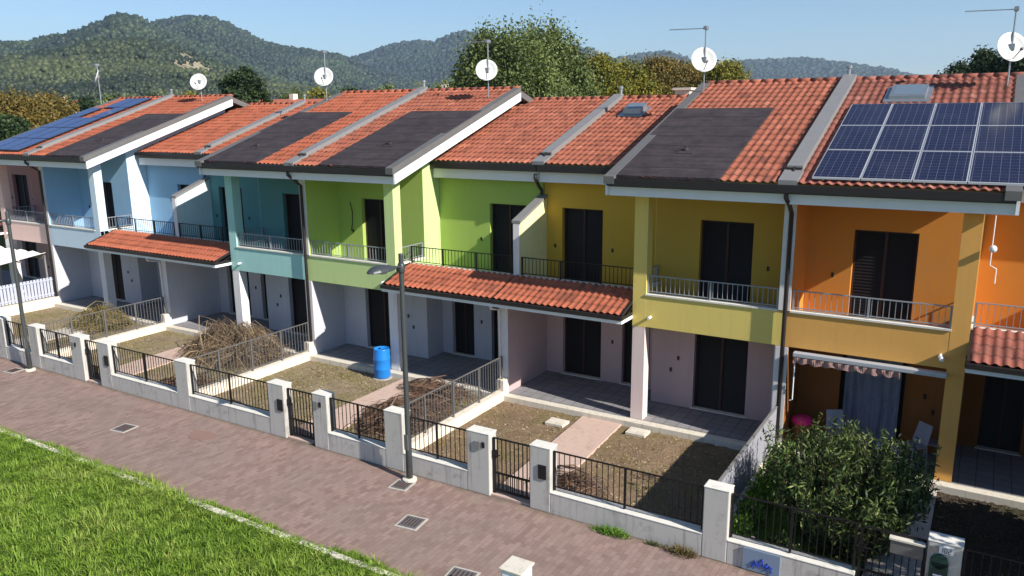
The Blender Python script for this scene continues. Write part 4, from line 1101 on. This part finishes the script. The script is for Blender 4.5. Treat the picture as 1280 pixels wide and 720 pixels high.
# ------------------------------------------------------------------ brush piles
def brush(pos, rx, ry, h, n, mat, label, seed, rad=.009, droop=.5, name='brush_pile', ln=.9):
    setorg(*pos); r = np.random.default_rng(seed); m = MB()
    for i in range(n):
        th = r.random()*2*PI; q = r.random()**.6
        cx = pos[0]+rx*q*math.cos(th)*.8; cy = pos[1]+ry*q*math.sin(th)*.8
        hz = h*max(.05, (1-q**2.2))*(.2+.8*r.random())*(.78+.3*math.sin(2.3*th+seed)+.14*math.sin(5*th+q*4))
        a = r.normal()*.9 + (th if r.random() < .6 else 0); big_ = r.random() < .035; L = ln*(.35+.8*r.random())*(1.7 if big_ else 1)
        d = Vector((math.cos(a), math.sin(a), 0)); lift = L*(.25+.5*r.random())
        p0 = Vector((cx, cy, max(.02, hz*.7)))-d*L*.5; p2 = Vector((cx, cy, 0))+d*L*.5; p2.z = max(.02, hz*(1-droop)); p0.z = max(.02, p0.z*.6)
        p1 = (p0+p2)/2+Vector((r.normal()*.05, r.normal()*.05, 0)); p1.z = hz+lift*.12
        bend = Vector((-d.y, d.x, 0))*r.normal()*L*.13; w1 = p0.lerp(p1, .5)+bend*.6; w1.z += lift*.16; w2 = p1.lerp(p2, .5)+bend; w2.z += lift*.2; p1 = p1+bend; p1.z += lift*.12; p2 = p2-bend*.6
        k = rad*(.6+r.random()**2*1.6)*(2.2 if big_ else 1)
        m.tube([p0, w1, p1, w2, p2], [k*1.2, k, k*.8, k*.6, k*.35], 3, r.random(), False)
    return tag(m.build(name, mat, rnd=True), label, 'brush pile')
brush((-21.5, 4.2, 0), 2.05, 1.4, 1.08, 5200, 'twig_tan', 'large heap of cut dry branches in the teal house garden', 81, .0062, ln=1.25)
brush((-29.1, 4.2, 0), 1.25, 1.0, .75, 2600, 'twig_olive', 'small heap of cut branches in the light blue house garden', 82, .007)
brush((-12.8, 2.6, 0), 1.25, 1.6, .4, 2200, 'twig_brown', 'low dark heap of branches at the railing of the lime green house garden', 83, .0062)
brush((-13.3, 4.6, 0), 1.3, .7, .22, 700, 'twig_brown', 'thin scatter of reddish twigs before the recessed entrance of the green house', 84, .006)
brush((-20.2, 1.3, 0), 1.0, .6, .25, 260, 'twig_brown', 'thin scatter of dark twigs under the railing right of the big brush heap', 85, .01)
brush((-7.2, 1.2, 0), .9, .55, .22, 200, 'twig_brown', 'few twigs and dry weeds behind the railing of the olive house', 86, .008)
# rubble clods
def stones():
    setorg(); r = np.random.default_rng(9); V = []; F = []; R_ = []
    k = 0
    base = np.array([(1, 0, 0), (0, 1, 0), (-1, 0, 0), (0, -1, 0), (0, 0, 1)], float)
    tri = np.array([(0, 1, 4), (1, 2, 4), (2, 3, 4), (3, 0, 4)])
    for (x0, x1, n) in ((-11.2, -3.95, 4200), (-18.7, -11.5, 3200), (-26.2, -19, 2200), (-33.7, -26.6, 1500)):
        for i in range(n):
            x, y = r.uniform(x0, x1), r.uniform(.35, 4.9); s_ = .010+.026*r.random()**4
            if any(a < x < b for a, b in ((-8.8, -7.4), (-14.9, -13.7), (-23.95, -22.7))): continue
            V.append(base*np.array([s_*r.uniform(.7, 1.5), s_, s_*.8])+np.array([x, y, .004])); F.append(tri+k); k += 5; R_.append(np.full(4, r.random()))
    MT['clod'] = leaf_mat('clod', G3((104, 84, 66)), G3((142, 120, 96)), G3((178, 158, 132)), 0)
    o = npmesh('garden_rubble', np.concatenate(V), np.concatenate(F), 'clod', None, np.concatenate(R_), fs=3)
    o['kind'] = 'stuff'; o['label'] = 'clods and small stones on the bare garden soil'; o['category'] = 'rubble'
stones()
def dry_grass():
    setorg(); r = np.random.default_rng(10); C = []
    for (x0, x1, n) in ((-18.7, -14.9, 5200), (-13.7, -11.5, 1500), (-26.2, -24, 2500), (-33.7, -26.6, 3800), (-11.1, -8.8, 900), (-7.3, -3.95, 2500), (-22.6, -19, 1500)):
        c = np.stack([r.uniform(x0, x1, n), r.uniform(.35, 4.9, n), r.uniform(.01, .04, n)], 1)
        keep = (np.sin(c[:, 0]*2.1)+np.sin(c[:, 1]*2.7+c[:, 0])+r.normal(size=n)*.6) > .1; C.append(c[keep])
    MT['dry_leaf'] = leaf_mat('dry_leaf', G3((92, 96, 44)), G3((136, 124, 68)), G3((178, 160, 106)), .2)
    o = leaves('dry_grass', np.concatenate(C), .09, 'dry_leaf', None, .14, .7, 11); o['kind'] = 'stuff'; o['label'] = 'dry grass tufts growing in the garden soil'; o['category'] = 'grass'
dry_grass()

# ------------------------------------------------------------------ tall grass verge
def grass():
    setorg(); r = np.random.default_rng(21)
    nt, nb = 15000, 20
    cx = r.uniform(-32, 1, nt); ct = r.random(nt)**1.2; cy = -3.50 - ct*7.0
    ov = (.5+.5*np.sin(cx*1.9+.7*np.sin(cx*5.1)))*np.clip((cx+22)/8, .1, 1)
    e_ = r.random(nt) < .06*ov**2; cy = np.where(e_, -3.46+ov*.2*r.random(nt), cy)
    ne = 1100; cx[:ne] = r.uniform(-23, -5.5, ne); ov[:ne] = (.5+.5*np.sin(cx[:ne]*1.9+.7*np.sin(cx[:ne]*5.1)))*np.clip((cx[:ne]+24)/6, .2, 1); cy[:ne] = -3.52+ov[:ne]**1.5*.26*r.random(ne); e_[:ne] = True
    n = nt*nb; k_ = np.repeat(np.arange(nt), nb)
    sp_ = .045+.035*r.random(nt); th = r.uniform(0, 2*PI, n); rr = np.sqrt(r.random(n))*sp_[k_]*2.2
    x = cx[k_]+rr*np.cos(th); y = cy[k_]+rr*np.sin(th); y = np.minimum(y, -3.44+.2*e_[k_])
    pn = .5+.5*np.sin(x*1.3+np.sin(y*2.1)*1.5)*np.sin(y*1.7+x*.6)
    pn2 = .5+.5*np.sin(x*.45+2)*np.sin(y*.8-x*.3)
    edge = np.clip((-3.46-y)/.4, 0, 1)
    Lt = .10+.13*r.random(nt)**1.6; Lt = np.where(r.random(nt) < .03, Lt*1.7+.05, Lt)
    L = Lt[k_]*(.6+.6*r.random(n))*(.75+.5*pn)*(.7+.3*edge)
    a = th + r.normal(0, .5, n) + 0; lean = np.clip(rr/.2+r.uniform(.0, .55, n), .05, .95)
    dx, dy = np.cos(a), np.sin(a); wv = .005+.005*r.random(n)
    px, py = -dy*wv, dx*wv
    z0 = np.full(n, .0)
    b0 = np.stack([x-px, y-py, z0], 1); b1 = np.stack([x+px, y+py, z0], 1)
    mx = x+dx*L*lean*.35; my = y+dy*L*lean*.35; mz = L*.6
    m0 = np.stack([mx-px*.8, my-py*.8, mz], 1); m1 = np.stack([mx+px*.8, my+py*.8, mz], 1)
    tx = x+dx*L*lean; ty = y+dy*L*lean; tz = L*(1-.35*lean)
    t0 = np.stack([tx-px*.15, ty-py*.15, tz], 1); t1 = np.stack([tx+px*.15, ty+py*.15, tz], 1)
    V = np.stack([b0, b1, m0, m1, t0, t1], 1).reshape(-1, 3)
    i = np.arange(n)*6
    F = np.concatenate([np.stack([i, i+1, i+3, i+2], 1), np.stack([i+2, i+3, i+5, i+4], 1)])
    rn = np.clip(.28*r.random(n)+.34*r.random(nt)[k_]+.24*pn2+.2*pn-.04+.35*(r.random(nt) < .06)[k_], 0, 1)
    o = npmesh('tall_grass', V, F, 'grass_blades', None, np.concatenate([rn, rn])); o['kind'] = 'stuff'
    o['label'] = 'bright green unmown grass along the kerb'; o['category'] = 'grass'
grass()

# ------------------------------------------------------------------ hills
def vnoise(x, y, seed):
    r = np.random.default_rng(seed); T = r.random((256, 256))
    xi = np.floor(x).astype(int); yi = np.floor(y).astype(int); fx = x-xi; fy = y-yi
    fx = fx*fx*(3-2*fx); fy = fy*fy*(3-2*fy)
    g = lambda a, b: T[a % 256, b % 256]
    return (g(xi, yi)*(1-fx)+g(xi+1, yi)*fx)*(1-fy)+(g(xi, yi+1)*(1-fx)+g(xi+1, yi+1)*fx)*fy
def hill(name, prof, D, W0, mat, seed, rough=1.0, back=.5, NZ=.35, nR=110, nA=1100, WN=11000, WS=6.5, WM='woods_far'):
    """a wooded ridge standing D metres away; prof = outline seen along the skyline"""
    setorg()
    pxs = np.linspace(prof[0][0], prof[-1][0], nA)
    pys = np.interp(pxs, [p[0] for p in prof], [p[1] for p in prof])
    k = np.ones(15)/15; pys = np.convolve(np.pad(pys, 7, 'edge'), k, 'valid')
    dirs = np.array([(far(a, b, 1)-Vector((0, -12.95, 8))) for a, b in zip(pxs, pys)])
    hor = np.hypot(dirs[:, 0], dirs[:, 1]); u = dirs[:, :2]/hor[:, None]; el = dirs[:, 2]/hor
    ts = np.concatenate([np.linspace(0, 1, nR), 1+np.linspace(.03, back, 14)])
    T, A = np.meshgrid(ts, np.arange(nA), indexing='ij')
    Rr_ = D*(1-W0) + D*W0*T
    Xg = u[A, 0]*Rr_; Yg = u[A, 1]*Rr_ - 12.95
    Hr = 8+D*el-WS*1.1; Hr = np.maximum(Hr, 2)
    shp = np.where(T <= 1, np.sin(np.clip(T, 0, 1)*PI/2)**1.15, 1-(T-1)/back*.8)
    S = D*.11
    nz = (vnoise(Xg/S+50, Yg/S+50, seed)-.5)*.55+(vnoise(Xg/S*2.3+9, Yg/S*2.3+9, seed+1)-.5)*.3
    fade = np.clip((1-T)*5, 0, 1)*np.clip(T*6, 0, 1)
    Z = Hr[A]*(shp+nz*fade*NZ*np.where(T <= 1, 1, 0))
    fine = (vnoise(Xg/11, Yg/11, seed+2)-.5)*6+(vnoise(Xg/5.3, Yg/5.3, seed+3)-.5)*4.5
    Z = Z+fine*rough*np.clip(T*4, 0, 1)-.5
    V = np.stack([Xg.ravel(), Yg.ravel(), Z.ravel()], 1); n = nA; m = len(ts)
    i = (np.arange(m-1)[:, None]*n+np.arange(n-1)[None, :]).ravel()
    o = npmesh(name, V, np.stack([i, i+1, i+n+1, i+n], 1), mat, smooth=False); o['kind'] = 'structure'
    # tree crowns covering the slope
    r = np.random.default_rng(seed+5); sel = r.random(WN)**.8
    rows = np.clip((nR-1)*(.15+.85*sel), 0, nR-1).astype(int); colz = r.integers(0, nA, WN)
    cx = Xg[rows, colz]+r.normal(0, 4, WN); cy = Yg[rows, colz]+r.normal(0, 4, WN); cz = Z[rows, colz]
    if seed == 3:
        ax = cx+638.3; ay = cy-481.8; la = (-ax*.6126-ay*.7904)/21; ra = (ax*-.7904+ay*.6126)/95
        k = (la*la+ra*ra+.9*(vnoise(cx/14, cy/14, 77)-.5) > .95)|(r.random(len(cx)) < .05); cx, cy, cz = cx[k], cy[k], cz[k]
    clr = vnoise(cx/60, cy/60, seed+8)+.5*vnoise(cx/25, cy/25, seed+9); k = clr < 1.08; cx, cy, cz, clr = cx[k], cy[k], cz[k], clr[k]
    m_ = len(cx); sz = WS*(.6+.8*r.random(m_)**1.5)*np.hypot(cx, cy+12.95)/D
    ph = (1+5**.5)/2; ico = np.array([(-1, ph, 0), (1, ph, 0), (-1, -ph, 0), (1, -ph, 0), (0, -1, ph), (0, 1, ph), (0, -1, -ph), (0, 1, -ph), (ph, 0, -1), (ph, 0, 1), (-ph, 0, -1), (-ph, 0, 1)])/1.9
    fc = np.array([(0, 11, 5), (0, 5, 1), (0, 1, 7), (0, 7, 10), (0, 10, 11), (1, 5, 9), (5, 11, 4), (11, 10, 2), (10, 7, 6), (7, 1, 8), (3, 9, 4), (3, 4, 2), (3, 2, 6), (3, 6, 8), (3, 8, 9), (4, 9, 5), (2, 4, 11), (6, 2, 10), (8, 6, 7), (9, 8, 1)])
    VV = ico[None]*sz[:, None, None]*np.array([1, 1, 1.05])*(.6+.75*r.random((m_, 12, 1)))+np.stack([cx, cy, cz+sz*.35], 1)[:, None]
    FF = fc[None]+(np.arange(m_)*12)[:, None, None]
    tr = np.clip(.42*r.random(m_)+.95*(vnoise(cx/70+3, cy/70, seed+20)-.5)+.45*(clr/1.08), 0, 1)
    o2 = npmesh('hill_woods', VV.reshape(-1, 3), FF.reshape(-1, 3), WM, None, np.clip(np.repeat(tr, 20)+r.normal(0, .16, m_*20), 0, 1), fs=3)
    o2['kind'] = 'stuff'; o2['label'] = 'dense woods covering the hill slopes'; o2['category'] = 'woods'
    return o
hill('wooded_hill', [(-500, 95), (-250, 88), (-100, 80), (0, 74), (60, 70), (120, 60), (170, 56), (230, 66), (280, 84), (340, 104), (420, 118), (500, 128), (620, 140)], 950, .42, 'hill_near', 3, nR=200, nA=1000, rough=.5, WN=52000, WS=3.2, WM='woods_near')
hill('wooded_hill', [(-500, 90), (-200, 78), (-80, 66), (0, 61), (20, 62), (45, 58), (60, 54), (100, 44), (118, 36), (130, 29), (150, 19), (165, 21), (180, 27), (200, 38), (250, 55), (300, 78), (350, 100), (420, 125)], 1500, .4, 'hill_mid', 13, nR=150, nA=1000, WN=16000, WS=5.4, WM='woods_mid')
hill('wooded_hill', [(120, 60), (160, 40), (190, 30), (215, 23), (240, 20), (262, 23), (285, 34), (310, 46), (330, 57), (370, 67), (430, 75), (480, 92), (560, 112), (640, 130)], 2100, .35, 'hill_mid', 23, WN=16000, WS=6, WM='woods_mid')
hill('wooded_hill', [(330, 100), (400, 84), (430, 78), (465, 67), (490, 58), (520, 57), (545, 61), (560, 55), (575, 50), (600, 50), (640, 56), (700, 62), (735, 66), (775, 80), (810, 92), (860, 110)], 2900, .35, 'hill_far', 33, WS=8)
hill('wooded_hill', [(640, 100), (700, 90), (740, 82), (770, 73), (800, 68), (830, 65), (845, 69), (870, 78), (890, 80), (930, 77), (960, 74), (1000, 74), (1060, 79), (1100, 85), (1130, 91), (1155, 97), (1190, 98), (1230, 88), (1300, 86), (1400, 80), (1700, 90)], 3600, .3, 'hill_far', 43, WS=9.5)

# ------------------------------------------------------------------ air
def haze():
    setorg(0, 0, 0)
    m = MB(); m.box(-6050, 6050, -650, 7050, -1.2, 400)
    mt = bpy.data.materials.new('haze_air'); mt.use_nodes = True; nt = mt.node_tree
    nt.nodes.remove(nt.nodes['Principled BSDF'])
    pv = nt.nodes.new('ShaderNodeVolumePrincipled'); pv.inputs['Color'].default_value = (.62, .80, 1, 1)
    pv.inputs['Density'].default_value = HAZE; pv.inputs['Anisotropy'].default_value = .2
    nt.links.new(pv.outputs[0], nt.nodes['Material Output'].inputs['Volume'])
    MT['haze_air'] = mt
    o = m.build('haze', 'haze_air'); o['kind'] = 'stuff'; o['label'] = 'thin bluish air over the far hills'; o['category'] = 'haze'
HAZE = .00014
haze()
